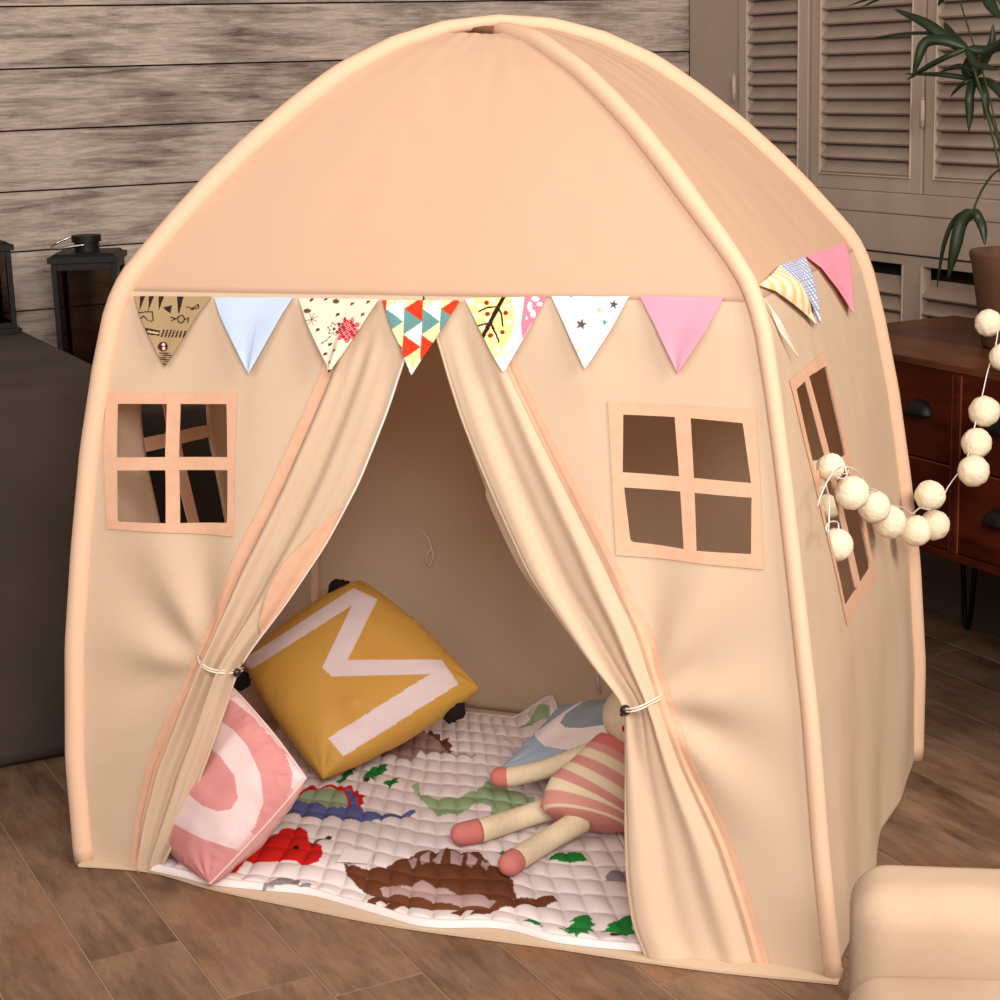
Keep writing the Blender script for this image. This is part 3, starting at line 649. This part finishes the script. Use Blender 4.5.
pennant(0, (216, 298), (295, 298), (254, 374), (186, 204, 232), [], 'plain light blue pennant', off=.006, tipoff=.010)
sh = [('f', (178, 30, 60), lambda P: (np.hypot((P[:, 0] - 354), (P[:, 1] - 330)) < 11 + 2 * np.sin(9 * np.arctan2(P[:, 1] - 330, P[:, 0] - 354))) & (np.sin(P[:, 0] * 2.6) * np.sin(P[:, 1] * 2.9 + P[:, 0]) < .55)),
      ('f', (60, 40, 36), lambda P: (np.abs(np.hypot(P[:, 0] - 340, P[:, 1] - 329) - 5 - 1.2 * np.sin(6 * np.arctan2(P[:, 1] - 329, P[:, 0] - 340))) < .5)), ('c', (60, 40, 36), (340, 329), 1.6),
      ('l', (60, 40, 36), [Z2(260, 255), Z2(240, 280), Z2(212, 300)], .45), ('c', (96, 74, 40), Z2(275, 68), 3.2, 2.4), ('c', (96, 74, 40), Z2(125, 122), 4, 2.2)]
for (x, y) in ((140, 60), (220, 55), (365, 80), (452, 70), (292, 140), (192, 222), (258, 303), (292, 335), (237, 355), (268, 400), (275, 448), (430, 140)): sh.append(('c', (74, 52, 44), Z2(x, y), 1.8, 1.3)); sh.append(('l', (74, 52, 44), [Z2(x - 8, y + 10), Z2(x + 10, y - 8)], .5))
for a in range(7): sh.append(('l', (100, 78, 60), [Z2(155, 165), Z2(155 + 32 * math.cos(a * .8 - 2), 165 + 32 * math.sin(a * .8 - 2))], .35))
pennant(0, (301, 299), (382, 300), (338.6, 373), (228, 212, 194), sh, 'cream pennant with a crimson flower', off=.008, tipoff=.018)
cols4 = [(206, 60, 34), (98, 146, 148), (240, 226, 170), (240, 232, 226)]
def tri4(ci, P):
    x = (P[:, 0] - 371.5) / 18.0; col = np.floor(x); fx = x - col; y = (P[:, 1] - 300) / 25.0 + .5 * (col % 2) + .12
    flip = (col.astype(int) % 2) == 0; gx = np.where(flip, fx, 1 - fx)
    r = np.floor(y); fy = y - r; tri = np.abs(fy - .5) * 2 < gx
    band = np.where(tri, 2 * r, 2 * (r + (fy > .5)) - 1).astype(int)
    return ((band * 1 + col.astype(int) * 2 + (band // 2) * 1) % 4) == ci
pennant(0, (384, 301), (462, 301), (417, 375), cols4[2], [('f', cols4[i], (lambda i: lambda P: tri4(i, P))(i)) for i in range(4)], 'white pennant with red, teal and yellow triangles', off=.006)
RB = (150, 40, 20); TB = (50, 26, 20)
sh = [('c', (232, 228, 150), Z3(225, 150), 23, 34), ('p', (232, 228, 150), [Z3(230, 250), Z3(300, 270), Z3(270, 370), Z3(245, 330)])]
for (x, y) in ((150, 140), (170, 90), (235, 60), (320, 170), (260, 240), (180, 200), (310, 90), (265, 315), (215, 160), (130, 70)): sh.append(('c', (245, 242, 232), Z3(x, y), 2.2))
sh += [('l', TB, [Z3(290, 45), Z3(240, 140), Z3(195, 245)], 2.0), ('l', TB, [Z3(262, 92), Z3(210, 95), Z3(165, 118)], .9), ('l', TB, [Z3(262, 92), Z3(280, 130), Z3(288, 190)], .9), ('l', TB, [Z3(225, 175), Z3(165, 190)], .9), ('l', TB, [Z3(225, 175), Z3(250, 220), Z3(270, 270)], 1.0)]
for (x, y) in ((204, 72), (210, 130), (302, 124), (287, 222), (230, 240)): sh.append(('c', RB, Z3(x, y), 2.3))
sh += [('p', (222, 128, 152), [Z3(400, 35), Z3(520, 35), Z3(392, 260), Z3(383, 180)])]
for (x, y, a, b) in ((428, 92, 2.5, 5), (458, 52, 4, 2.6), (445, 130, 2.5, 4), (480, 80, 3, 2), (412, 150, 1, 2)): sh.append(('c', (244, 236, 236), Z3(x, y), a, b))
pennant(0, (466, 299.5), (548, 297), (507, 372), (230, 222, 224), sh, 'white pennant with a yellow fruit tree and pink flower')
def star(cx, cy, r): return [(cx + (r if i % 2 == 0 else r * .42) * math.sin(i * math.pi / 5 + .2), cy - (r if i % 2 == 0 else r * .42) * math.cos(i * math.pi / 5 + .2)) for i in range(10)]
sh = [('p', (82, 78, 86), star(*Z3(697, 184), 6)), ('p', (82, 78, 86), star(*Z3(866, 84), 5)), ('p', (218, 190, 110), [Z3(775, 108), Z3(800, 98), Z3(793, 134)]), ('p', (96, 150, 140), [Z3(806, 162), Z3(832, 172), Z3(812, 192)]),
      ('p', (218, 190, 110), [Z3(672, 322), Z3(702, 302), Z3(692, 330)]), ('p', (96, 140, 146), [Z3(636, 34), Z3(662, 34), Z3(642, 50)])]
pennant(0, (552, 297), (630.5, 297), (588, 369), (230, 222, 226), sh, 'white pennant with grey stars')
pennant(0, (640, 297), (725, 298), (679, 373), (240, 150, 172), [], 'plain pink pennant on the front seam')
stripe = lambda P: np.sin((P[:, 0] * .86 - (P[:, 1]) * .50 + 20) * 1.35) > .05
pennant(1, (755, 287), (777, 267), (811, 326), (244, 232, 214), [('f', (238, 204, 140), stripe)], 'yellow and white striped pennant on the side', off=.004, bulge=.016, tipoff=.004, s0=.15)
chk = [('f', (142, 158, 200), lambda P: (np.sin((P[:, 0] * .8 + P[:, 1] * -.45) * 2.6) > .1) | (np.sin((P[:, 1] * .9 + P[:, 0] * .3) * 2.4) > .45))]
pennant(1, (777, 267), (803, 258), (812, 325), (232, 230, 238), chk, 'blue and white checked pennant on the side', s0=.35)
pennant(1, (804, 257.5), (841, 243.5), (847, 315), (240, 150, 172), [], 'plain pink pennant on the side wall', off=.005, tipoff=.006, s0=.6)
V = [sp(1, *inv(1, x, y, .05, .9), .006) for x, y in ((768, 322), (776, 338), (788, 360))]; V += [v + Vector((.0, .0, -.0)) for v in ()]
pennant(1, (760, 300), (776, 336), (788, 360), (240, 214, 206), [], 'pale pennant tip poking out behind the corner pole', s0=.03)

# ------------------------------------------------------------------ quilted play mat
def q3(px, py, z=.014): p = on_z(px, py, z); return (p.x, p.y)
def G(pts, z=.014): return [q3(x, y, z) for x, y in pts]
def K(pts): return G([(200 + x * .3, 680 + y * .3) for x, y in pts])       # read off the lower-left enlargement
def J(pts): return G([(420 + x * .31, 650 + y * .31) for x, y in pts])     # read off the doll enlargement
fr = [(148, 869), (185, 877), (212, 884), (260, 889), (314, 895), (380, 914), (428, 926), (500, 927.5), (560, 942), (637, 950), (674, 953.5), (692, 955)]
frw = smooth_path([on_z(x, y, .008) for x, y in fr], 80); fu = np.array([ab(p)[0] for p in frw]); fv = np.array([ab(p)[1] for p in frw])
bk = [on_z(x, y, .01) for x, y in ((465, 712), (516, 715), (566, 702))]; bv = np.mean([ab(p)[1] for p in bk[:2]]); bru = ab(bk[2])[0]
u_end = fu[-1]
def mat_xy(u, v):
    ub = .02 + (bru - .02) * u; uf = fu[0] + (u_end - fu[0]) * u; vf = float(np.interp(uf, fu, fv)); vb = bv + .03 * sm(u, .85, 1)
    f = v; uu = uf + (ub - uf) * f; vv = vf + (vb - vf) * f
    p = CO[0] + AB * uu + AD * vv; return p
NU, NV = 400, 330
V = []; F = []; XY = []
QN, QM = 21, 17
for j in range(NV):
    for i in range(NU):
        u, v = i / (NU - 1), j / (NV - 1); p = mat_xy(u, v)
        a = abs(math.sin(math.pi * QN * u + .35 * nz(u * 9, v * 9))); b = abs(math.sin(math.pi * QM * v + .35 * nz(u * 8 + 4, v * 8)))
        ed = min(u, 1 - u, v, 1 - v); puff = .0075 * (a * b) ** .42
        if ed < .016: puff = .006 * math.sqrt(max(0, math.sin(math.pi * ed / .016))) * 1.0
        z = .005 + puff + .003 * max(0, nz(u * 3, v * 3, 5)) + .04 * sm(u, .84, 1) * sm(v, .86, 1) + .004 * sm(-v, -.06, 0) * (1 + nz(u * 12, 0, 3))
        if ed == 0: z = .0062
        V.append(Vector((p.x, p.y, z))); XY.append((p.x, p.y))
for j in range(NV - 1):
    for i in range(NU - 1): a = j * NU + i; F.append((a, a + 1, a + NU + 1, a + NU))
XY = np.array(XY)
BR, MV, RD, GRN, BLU, SAG, GRY, WHT = (104, 60, 38), (178, 150, 150), (196, 30, 26), (34, 122, 52), (90, 98, 148), (150, 172, 134), (136, 128, 134), (226, 214, 216)
def rr(k): return G(k)
sh = [
 ('p', SAG, G([(411, 785), (419, 780.5), (420, 791), (434, 797), (458, 794), (476, 788), (488, 779), (500, 782), (513, 789), (535, 797), (534, 805), (507, 812), (491, 817), (491, 805), (476, 800), (462, 811), (439, 814), (434, 810), (424, 800)])),
 ('p', SAG, J([(320, 250), (350, 235), (390, 212), (420, 225), (420, 238), (380, 238), (340, 252)])), ('p', SAG, J([(265, 285), (290, 284), (285, 291)])),
 ('p', (160, 128, 122), K([(590, 238), (640, 200), (690, 175), (730, 165), (770, 172), (810, 200), (830, 240), (790, 236), (760, 240), (735, 232), (720, 245), (712, 252), (700, 262), (655, 258), (662, 240), (640, 240), (615, 250)])),
 ('p', (108, 62, 46), K([(735, 166), (742, 158), (755, 170), (770, 163), (780, 176), (800, 175), (800, 188), (830, 185), (825, 200), (842, 215), (832, 222), (848, 232), (830, 242), (812, 215), (790, 190), (760, 172)])),
 ('l', (150, 112, 104), K([(825, 240), (870, 244), (915, 246)]), .0025),
 ('p', RD, K([(75, 645), (110, 600), (150, 560), (170, 545), (215, 515), (245, 510), (270, 492), (330, 484), (358, 500), (362, 530), (385, 535), (405, 548), (410, 575), (395, 598), (350, 605), (315, 592), (290, 590), (240, 592), (225, 600), (170, 600), (150, 598), (140, 615), (110, 640), (80, 655)])),
 ('l', (90, 40, 26), K([(375, 535), (400, 525), (432, 515)]), .0042), ('c', (30, 16, 14), K([(318, 548)])[0], .005),
 ('p', RD, K([(320, 392), (330, 372), (350, 362), (362, 345), (378, 342), (395, 350), (420, 345), (440, 342), (470, 345), (480, 352), (505, 345), (512, 358), (528, 360), (528, 374), (552, 380), (540, 392), (548, 404), (532, 408), (545, 425), (530, 436), (500, 430), (470, 400), (400, 370)])),
 ('p', BLU, K([(262, 445), (290, 405), (340, 395), (380, 402), (440, 412), (480, 418), (500, 410), (498, 385), (480, 355), (500, 355), (522, 385), (528, 415), (550, 432), (600, 440), (660, 440), (715, 428), (720, 435), (680, 452), (600, 456), (540, 462), (480, 458), (440, 448), (420, 455), (345, 450), (330, 440)])),
 ('p', (150, 168, 138), K([(312, 392), (345, 372), (370, 360), (400, 350), (440, 348), (475, 362), (492, 392), (490, 412), (460, 422), (420, 415), (380, 400), (340, 402)])),
 ('p', BR, G([(344, 861), (350, 862), (362, 867), (374, 866), (386, 864), (395, 859), (404, 857), (415, 851), (428, 849), (438, 850), (447, 844), (454, 848), (470, 851), (479, 850), (486, 856), (494, 864), (504, 868), (513, 877), (514, 888), (517, 894), (530, 896), (540, 895), (553, 894), (558, 899), (544, 903), (522, 903), (500, 905), (492, 908), (484, 914), (470, 915), (474, 908), (466, 908), (460, 914), (450, 914), (458, 906), (440, 906), (416, 906), (404, 904), (396, 910), (382, 908), (390, 901), (380, 901), (376, 905), (366, 903), (376, 895), (368, 890), (356, 884), (347, 873)])),
 ('p', MV, G([(380, 887), (390, 882), (398, 882), (410, 883), (422, 879), (434, 884), (446, 887), (458, 891), (470, 890), (484, 893), (497, 900), (488, 904), (458, 903), (440, 901), (410, 894), (395, 893), (383, 893)])),
 ('p', MV, K([(692, 590), (712, 578), (722, 585), (720, 612), (706, 616)])), ('p', MV, K([(732, 584), (750, 575), (768, 566), (762, 600), (738, 614)])), ('p', MV, K([(775, 590), (812, 552), (816, 560), (800, 600)])),
 ('p', MV, K([(835, 562), (878, 572), (868, 608), (836, 600)])), ('p', MV, K([(893, 570), (925, 592), (905, 622), (888, 608)])), ('p', MV, K([(940, 590), (968, 600), (955, 622), (935, 612)])),
 ('p', GRY, K([(205, 686), (228, 672), (250, 668), (268, 656), (320, 653), (335, 662), (330, 682), (270, 686)])), ('c', GRY, G([(620, 874)])[0], .022, .018), ('c', GRY, K([(350, 686)])[0], .010, .006)]
def treeK(pts): return ('p', GRN, K(pts))
sh += [treeK([(450, 335), (475, 310), (470, 305), (500, 290), (515, 280), (520, 292), (508, 298), (512, 310), (490, 315), (480, 330)]), treeK([(540, 322), (560, 300), (550, 300), (575, 285), (600, 276), (628, 276), (618, 288), (626, 296), (606, 300), (612, 310), (580, 312), (585, 322), (560, 320)]),
       treeK([(608, 336), (640, 322), (664, 322), (655, 332), (664, 338), (640, 340), (625, 352), (630, 342)])]
sh += [('p', GRN, J(p)) for p in ([(440, 895), (480, 893), (455, 885), (500, 870), (480, 868), (510, 855), (545, 843), (555, 855), (548, 862), (566, 872), (552, 880), (564, 898), (540, 900), (545, 915), (520, 912), (500, 925), (500, 912)],
   [(580, 897), (610, 885), (600, 882), (640, 865), (632, 860), (665, 852), (695, 843), (700, 850), (690, 862), (700, 880), (680, 885), (700, 905), (650, 910), (640, 920), (635, 908)], [(328, 872), (350, 868), (345, 862), (395, 863), (385, 872), (396, 878), (370, 888), (360, 880)],
   [(245, 645), (270, 634), (300, 640), (270, 660)], [(412, 665), (440, 652), (480, 643), (520, 650), (543, 675), (500, 676), (450, 672)], [(640, 902), (660, 898), (655, 915), (645, 918)])]
sh += [('c', (70, 44, 30), J([(628, 916)])[0], .007), ('c', (70, 44, 30), K([(555, 324)])[0], .006)]
mt = obj('play_mat', V, F, M_print, cols=paint(XY, WHT, sh), solid=0)
tag(mt, 'white quilted mat printed with colourful dinosaurs and trees on the tent floor', 'mat')
pl_ = G([(337, 859), (346, 846), (373, 851), (368, 861)], .02)
V = [Vector((x, y, z)) for z in (.0158, .0168) for x, y in pl_]; F = [(0, 3, 2, 1), (4, 5, 6, 7)] + [(i, (i + 1) % 4, 4 + (i + 1) % 4, 4 + i) for i in range(4)]
obj('cloth_tag', V, F, mat('tag_white', (236, 226, 226), .8), mt, smooth=False)

# ------------------------------------------------------------------ cushions
def cushion(name, corners, thick, base, shapes, label, m=M_print_s, pinch=.05, seed=0, n=230, puff=.45, back=(200, 160, 80), pipe=None):
    c0, c1, c2, c3 = [Vector(c) for c in corners]; nrm = (c1 - c0).cross(c3 - c0).normalized()
    if nrm.dot(EYE - c0) < 0: nrm = -nrm
    V = []; F = []; UV = []
    for side_ in (1, -1):
        for j in range(n + 1):
            for i in range(n + 1):
                u, v = i / n, j / n; a, b = 2 * u - 1, 2 * v - 1
                uu = .5 + .5 * a * (1 - pinch * (1 - b * b) * abs(a)); vv = .5 + .5 * b * (1 - pinch * (1 - a * a) * abs(b))
                p = (c0 * (1 - uu) + c1 * uu) * (1 - vv) + (c3 * (1 - uu) + c2 * uu) * vv
                h = thick * max(0, (1 - a ** 2)) ** puff * max(0, (1 - b ** 2)) ** puff
                edge = math.exp(-((1 - max(abs(a), abs(b))) / .12) ** 2) * (1 - max(0, (min(abs(a), abs(b)) - .8) * 5))
                dn = -.012 * math.exp(-((a + .55) ** 2 + (b + .75) ** 2) / .03) * (1 if seed == 3 else 0) + .009 * math.exp(-((a + .35) ** 2 + (b + .62) ** 2) / .02) * (1 if seed == 3 else 0)
                cd = min(math.hypot(1 - abs(a), 1 - abs(b)), 2); ca = math.atan2(1 - abs(b), 1 - abs(a)); dn += .0035 * math.sin(ca * 13 + (3 if a > 0 else 0)) * sm(cd, .02, .2) * math.exp(-cd / .22)
                wr = dn + .0045 * nz(a * 2.5 + seed, b * 2.5, side_) + .0028 * nz(a * 9 + seed, b * 9) * edge
                V.append(p + nrm * (side_ * h + wr * min(1, h / thick * 3))); UV.append((u, v))
    st = (n + 1) ** 2
    for k in range(2):
        for j in range(n):
            for i in range(n):
                q_ = k * st + j * (n + 1) + i; f = (q_, q_ + 1, q_ + n + 2, q_ + n + 1); F.append(f if k == 0 else f[::-1])
    UV = np.array([proj(v) for v in V]); Cc = paint(UV, base, shapes); Cc[st:] = lin(*back)
    o = obj(name, V, F, m, None, cols=Cc)
    bm_weld = o.modifiers.new('weld', 'WELD'); bm_weld.merge_threshold = .0002
    P = [V[i] for i in list(range(0, n + 1)) + [j * (n + 1) + n for j in range(1, n + 1)] + [n * (n + 1) + i for i in range(n - 1, -1, -1)] + [j * (n + 1) for j in range(n - 1, -1, -1)]]
    if pipe: Vp, Fp = tube(P, .0015, 6, caps=False); obj('piping', Vp, Fp, pipe, o)
    return o, nrm
YP = (Vector((1.142, 2.883, .164)), Vector((-.24, -.57, .78)))
yc_ = [on_plane(*p, *YP) for p in ((323, 779), (480, 689), (360, 580), (242, 661))]
YEL, LW = (208, 158, 74), (232, 214, 218)
Yk = lambda pts: [(220 + x * .3, 540 + y * .3) for x, y in pts]
Mlet = Yk([(68, 405), (445, 160), (525, 198), (425, 400), (700, 398), (740, 400), (795, 480), (412, 722), (360, 660), (700, 447), (372, 455), (340, 425), (440, 218), (105, 430)])
yel, yn = cushion('cushion', yc_, .084, YEL, [('p', LW, Mlet)], '', seed=3, back=YEL, pinch=-.05, puff=.42)
tag(yel, 'mustard yellow cushion with a large white letter M and black pompoms', 'cushion')
for (x, y, dep) in ((341, 592, .035), (452, 709, .02), (240, 680, .02)):
    p = on_plane(x, y, YP[0] - yn * dep, yn); p.z = max(p.z, .034)
    ball(p, .0235 if y != 680 else .018, 'pompom', M_black, yel, 14, amp=.25, seed=x)
PP = (Vector((.775, 2.545, .150)), Vector((-.65, -.42, .62)))
tipp = on_z(210, 884, .02)
pcn = [tipp, on_plane(306, 778, *PP), on_plane(229, 684, *PP), on_plane(150, 832, CO[0] + AD * .09, AD)]
Pc = lambda pts: [(130 + x * .36, 540 + y * .36) for x, y in pts]
PNK, PWH = (204, 138, 138), (222, 196, 198)
ring_o = Pc([(90, 770), (130, 793), (200, 830), (300, 862), (345, 800), (370, 730), (362, 650), (325, 570), (285, 525), (240, 497), (150, 500), (60, 600)])
ring_i = Pc([(100, 690), (165, 708), (200, 738), (245, 754), (280, 748), (300, 718), (290, 655), (250, 600), (212, 570), (160, 560), (100, 600)])
cr1 = Pc([(255, 395), (275, 385), (330, 430), (420, 545), (500, 660), (470, 700), (440, 750), (452, 650), (430, 590), (340, 490), (290, 450), (255, 430)])
pk, pn = cushion('cushion', pcn, .056, PNK, [('p', PWH, cr1), ('p', PWH, ring_o), ('p', PNK, ring_i)], '', seed=9, back=(208, 160, 158), m=M_print, pinch=-.035, puff=.42, pipe=mat('pink_piping', (236, 190, 190), .8))
tag(pk, 'pink cushion with a white rounded letter beside the left curtain', 'cushion')
BP = (on_z(560, 760, .05), Vector((-.30, -.38, .87)))
bc_ = [on_z(500, 768, .045), on_plane(640, 800, *BP), on_plane(668, 692, *BP), on_plane(572, 690, *BP)]
bc_[3] = on_plane(560, 706, *BP)
Bk = lambda pts: [(420 + x * .31, 650 + y * .31) for x, y in pts]
bl, bn = cushion('cushion', bc_, .035, (152, 168, 186), [('p', (228, 214, 214), Bk([(365, 272), (400, 310), (520, 330), (700, 330), (760, 200), (640, 110), (560, 140), (480, 190), (420, 230)])), ('p', (138, 146, 156), Bk([(452, 235), (470, 205), (520, 170), (600, 140), (700, 130), (720, 200), (600, 240), (520, 252), (470, 250)]))], '', seed=5, back=(152, 168, 186), m=M_print)
tag(bl, 'pale blue and white cushion lying behind the striped doll', 'cushion')

# ------------------------------------------------------------------ rag doll
M_knit = mat('knit_cream', (232, 214, 184), .95, .35, 500, var=.3, vscale=120, var_col=(198, 178, 146))
M_knitp = mat('knit_pink', (206, 124, 116), .95, .35, 500, var=.3, vscale=120, var_col=(190, 108, 102))
doll = thing('rag_doll', 'knitted rag doll with pink striped body sitting behind the right curtain', 'doll')
def D3(px, py, z): return on_z(px, py, z)
def limb(name, pts, rad, tipname, tiprad, cut):
    P = [D3(*p) for p in pts]
    full = smooth_path(P, 30); ip = max(2, int(30 * cut)); R_ = np.interp(np.linspace(0, 1, 31), np.linspace(0, 1, len(rad)), rad)
    V, F = tube(full[ip:], list(R_[ip:]), 16); o = obj(name, V, F, M_knit, doll)
    tp = full[:ip + 1]; rt_ = list(R_[:ip + 1] * 1.04); d = (tp[0] - tp[1]).normalized(); caps = [(tp[0] + d * (rt_[0] * math.sin(math.radians(a))), rt_[0] * math.cos(math.radians(a))) for a in (15, 30, 45, 60, 75, 87)][::-1]
    V, F = tube([a for a, _ in caps] + tp, [b for _, b in caps] + rt_, 16); obj(tipname, V, F, M_knitp, o)
limb('leg', [(462, 834, .033), (485, 829, .034), (520, 818, .035), (575, 800, .06)], [.0175, .0185, .0175, .0195], 'foot', .02, .28)
limb('leg', [(510, 864, .033), (520, 857, .034), (545, 842, .036), (582, 820, .05)], [.0175, .0180, .0175, .0195], 'foot', .02, .24)
limb('arm', [(500, 777, .062), (515, 776, .064), (548, 768, .085), (592, 752, .125)], [.0155, .0165, .0155, .017], 'hand', .016, .22)
# body: flattened pear, painted in stripes
b0, b1, b2, b3_ = D3(585, 824, .045), D3(590, 803, .07), D3(604, 776, .105), D3(620, 744, .145)
Pb = smooth_path([b0, b1, b2, b3_], 60); rad = np.interp(np.linspace(0, 1, 61), [0, .06, .15, .4, .7, 1], [.03, .058, .074, .072, .054, .036])
axis = (b3_ - b0).normalized(); wdir = axis.cross(FW).normalized()
V, F = tube(Pb, list(rad), 40, up=wdir.cross(axis), sq=.62)
cc = []
L_ = (b3_ - b0).length
for i in range(61):
    for k in range(40):
        f = (Pb[i] - Pb[0]).dot(axis) / L_
        if f > .86: c_ = (206, 120, 112)
        elif f < .05: c_ = (206, 140, 132)
        else: c_ = (212, 150, 142) if ((f + .04) * 4.4) % 1 > .5 else (232, 214, 184)
        cc.append(lin(*c_))
body = obj('body', V, F, M_print, doll, cols=cc)
hc = D3(636, 716, .185)
hd = ball(hc, .053, 'head', M_knit, doll, 24, sz=.95)
hdir = (EYE - hc).normalized()
for dx, dy, r_, mm, nm in ((-17, -2, .0035, M_dark, 'eye'), (6, -4, .0035, M_dark, 'eye'), (-13, 15, .0055, mat('red_felt', (180, 30, 30), .8), 'mouth')):
    p = hc + hdir * .05 + RT * (dx / 720) - UP * (dy / 720); p = hc + (p - hc).normalized() * .0525; ball(p, r_, nm, mm, hd, 8)
# ------------------------------------------------------------------ cotton ball lights
M_ball = mat('cotton_ball', (252, 240, 216), .9, .8, 260, var=.3, vscale=40, var_col=(242, 226, 194), transl=.15)
gar = thing('ball_light_garland', 'string of cream cotton ball lights hanging out of the side window', 'string lights')
nS = snorm(1, .5, .6); Ps = surf(1, .4, .6)
def sidept(x, y, off):
    if x <= 936: return on_plane(x, y, Ps + nS * (off if off < .03 else .030 + .3 * (min(off, .1) - .03)), nS)
    q = on_plane(936, y, Ps + nS * .05, nS); dep = (q - EYE).dot(FW) - (x - 936) * .001 - .01 * (off > .27); d = ray(x, y); return EYE + d * (dep / FPX)
cabp = lambda x, y, X=2.12: on_X(x, y, X)
balls = [(812, 482, -.012, 14.5), (818, 473, -.004, 13), (831, 467, .018, 14), (852, 493, .045, 17.3), (874, 507, .035, 16.5), (890, 522, .052, 16.5), (916, 531, .07, 15.5)]
BW = [(sidept(x, y, o), r) for x, y, o, r in balls]
BW += [(sidept(934.5, 525, .07 - .0), 15), (sidept(930, 495.5, .12), 15.3)]
BW += [(sidept(827, 507, -.03), 13), (sidept(836, 545, .0), 17)]
far = 0.16
BW += [(sidept(973.5, 471, .26), 15.8), (sidept(976.5, 443, .26), 15), (sidept(984.5, 411.5, .27), 15.5), (sidept(1003.5, 357, .28), 14), (sidept(988.5, 323, .28), 13.6)]
BW = [(p, r * (p - EYE).dot(FW) / FPX) for p, r in BW]
for i, (p, r) in enumerate(BW): ball(p, r, 'cotton_ball', M_ball, gar, 20, amp=.06, seed=i * 3.3)
def wire(pts):
    V, F = tube(smooth_path(pts, 60), .0011, 6); obj('cord', V, F, mat('white_wire', (232, 222, 218), .6) if 'wire_m' not in globals() else wire_m, gar)
wire_m = mat('white_wire', (232, 222, 218), .6)
wire([sidept(x, y, o) for x, y, o in ((818, 508, .03), (820, 498, .045), (828, 480, .045), (836, 472, .05), (846, 474, .06), (846, 467, .06), (858, 472, .065), (868, 488, .065), (876, 490, .06), (888, 504, .068), (904, 508, .075), (912, 514, .09), (920, 508, .12), (932, 510, .14), (942, 500, .15), (948, 487, .18), (962, 468, .24), (966, 462, .255))])
wire([sidept(x, y, o) for x, y, o in ((966, 462, .255), (968, 455, .28), (971, 440, .29), (975, 425, .295), (978, 412, .30), (983, 392, .29), (988, 370, .30), (994, 352, .30), (997, 338, .30), (999, 322, .30), (1006, 300, .29))])
wire([sidept(x, y, o) for x, y, o in ((826, 485, .04), (829, 500, .03), (829, 520, .03), (828, 532, .04), (826, 528, .04), (830, 522, .04), (838, 523, .04), (838, 535, .04))])
wire([sidept(x, y, o) for x, y, o in ((838, 478, .05), (845, 478, .06), (848, 470, .05), (842, 466, .05), (832, 472, .05))])

# ------------------------------------------------------------------ child's armchair at lower right
M_suede = mat('beige_suede', (186, 163, 142), .95, .6, 30, var=.6, vscale=7, var_col=(166, 140, 116), sheen=0, spec=.05)
sofa = thing('child_armchair', 'beige suede children\'s armchair in the lower right corner', 'armchair')
s0_, s1_ = on_z(863, 875, .32), on_z(1000, 880, .32); U_ = (s1_ - s0_); U_.z = 0; U_ = U_.normalized(); Wd = Vector((U_.y, -U_.x, 0))
if Wd.dot(Vector((0, 0, 0)) - s0_) < 0: Wd = -Wd            # towards the camera
def rbox(name, o, lx, ly, z0, z1, r, m, parent, lean=0.0, bulge=.0):
    """rounded padded block: o = rear-left corner, lx along U_, ly towards the camera"""
    n = 30; V = []; F = []
    def se(a, p): return math.copysign(abs(math.sin(a)) ** p, math.sin(a)), math.copysign(abs(math.cos(a)) ** p, math.cos(a))
    hx, hy_, hz = lx / 2, ly / 2, (z1 - z0) / 2; cx_ = o + U_ * hx + Wd * hy_; cz = (z0 + z1) / 2
    rr_ = min(r, hx, hy_, hz)
    me = bpy.data.meshes.new(name); import bmesh; bm = bmesh.new(); bmesh.ops.create_cube(bm, size=1)
    for v in bm.verts: v.co = Vector((v.co.x * lx, v.co.y * ly, v.co.z * (z1 - z0)))
    bmesh.ops.bevel(bm, geom=bm.edges[:] + bm.verts[:], offset=rr_, segments=8, profile=.5, affect='EDGES')
    bmesh.ops.subdivide_edges(bm, edges=[e for e in bm.edges if e.calc_length() > .04], cuts=6, use_grid_fill=True)
    for v in bm.verts:
        x, y, z = v.co; fx, fy = x / hx, y / hy_
        z2 = z + bulge * (1 - fx ** 2) * (1 - fy ** 2) * (1 if z > 0 else 0); k = (z + hz) / (2 * hz)
        p = cx_ + U_ * x + Wd * (y - lean * k) + Vector((0, 0, cz + z2)); p.z = cz + z2 + .0015 * nz(x * 12, y * 12, z * 12); v.co = p
    bm.to_mesh(me); bm.free(); me.materials.append(m); me.polygons.foreach_set('use_smooth', [True] * len(me.polygons))
    ob = bpy.data.objects.new(name, me); COL.objects.link(ob); ob.parent = parent; return ob
bo = Vector((s0_.x, s0_.y, 0)) - U_ * .012 - Wd * .06
rbox('backrest', bo, .52, .115, .03, .308, .042, M_suede, sofa, lean=.03)
rbox('seat', bo - U_ * .008 + Wd * .112, .536, .40, .045, .243, .040, M_suede, sofa, bulge=.015)
for du in (.05, .47):
    for dw_ in (.03, .46):
        p = bo + U_ * du + Wd * dw_; V, F = tube([(p.x, p.y, 0), (p.x, p.y, .05)], .016, 14); obj('leg', V, F, M_dark, sofa)
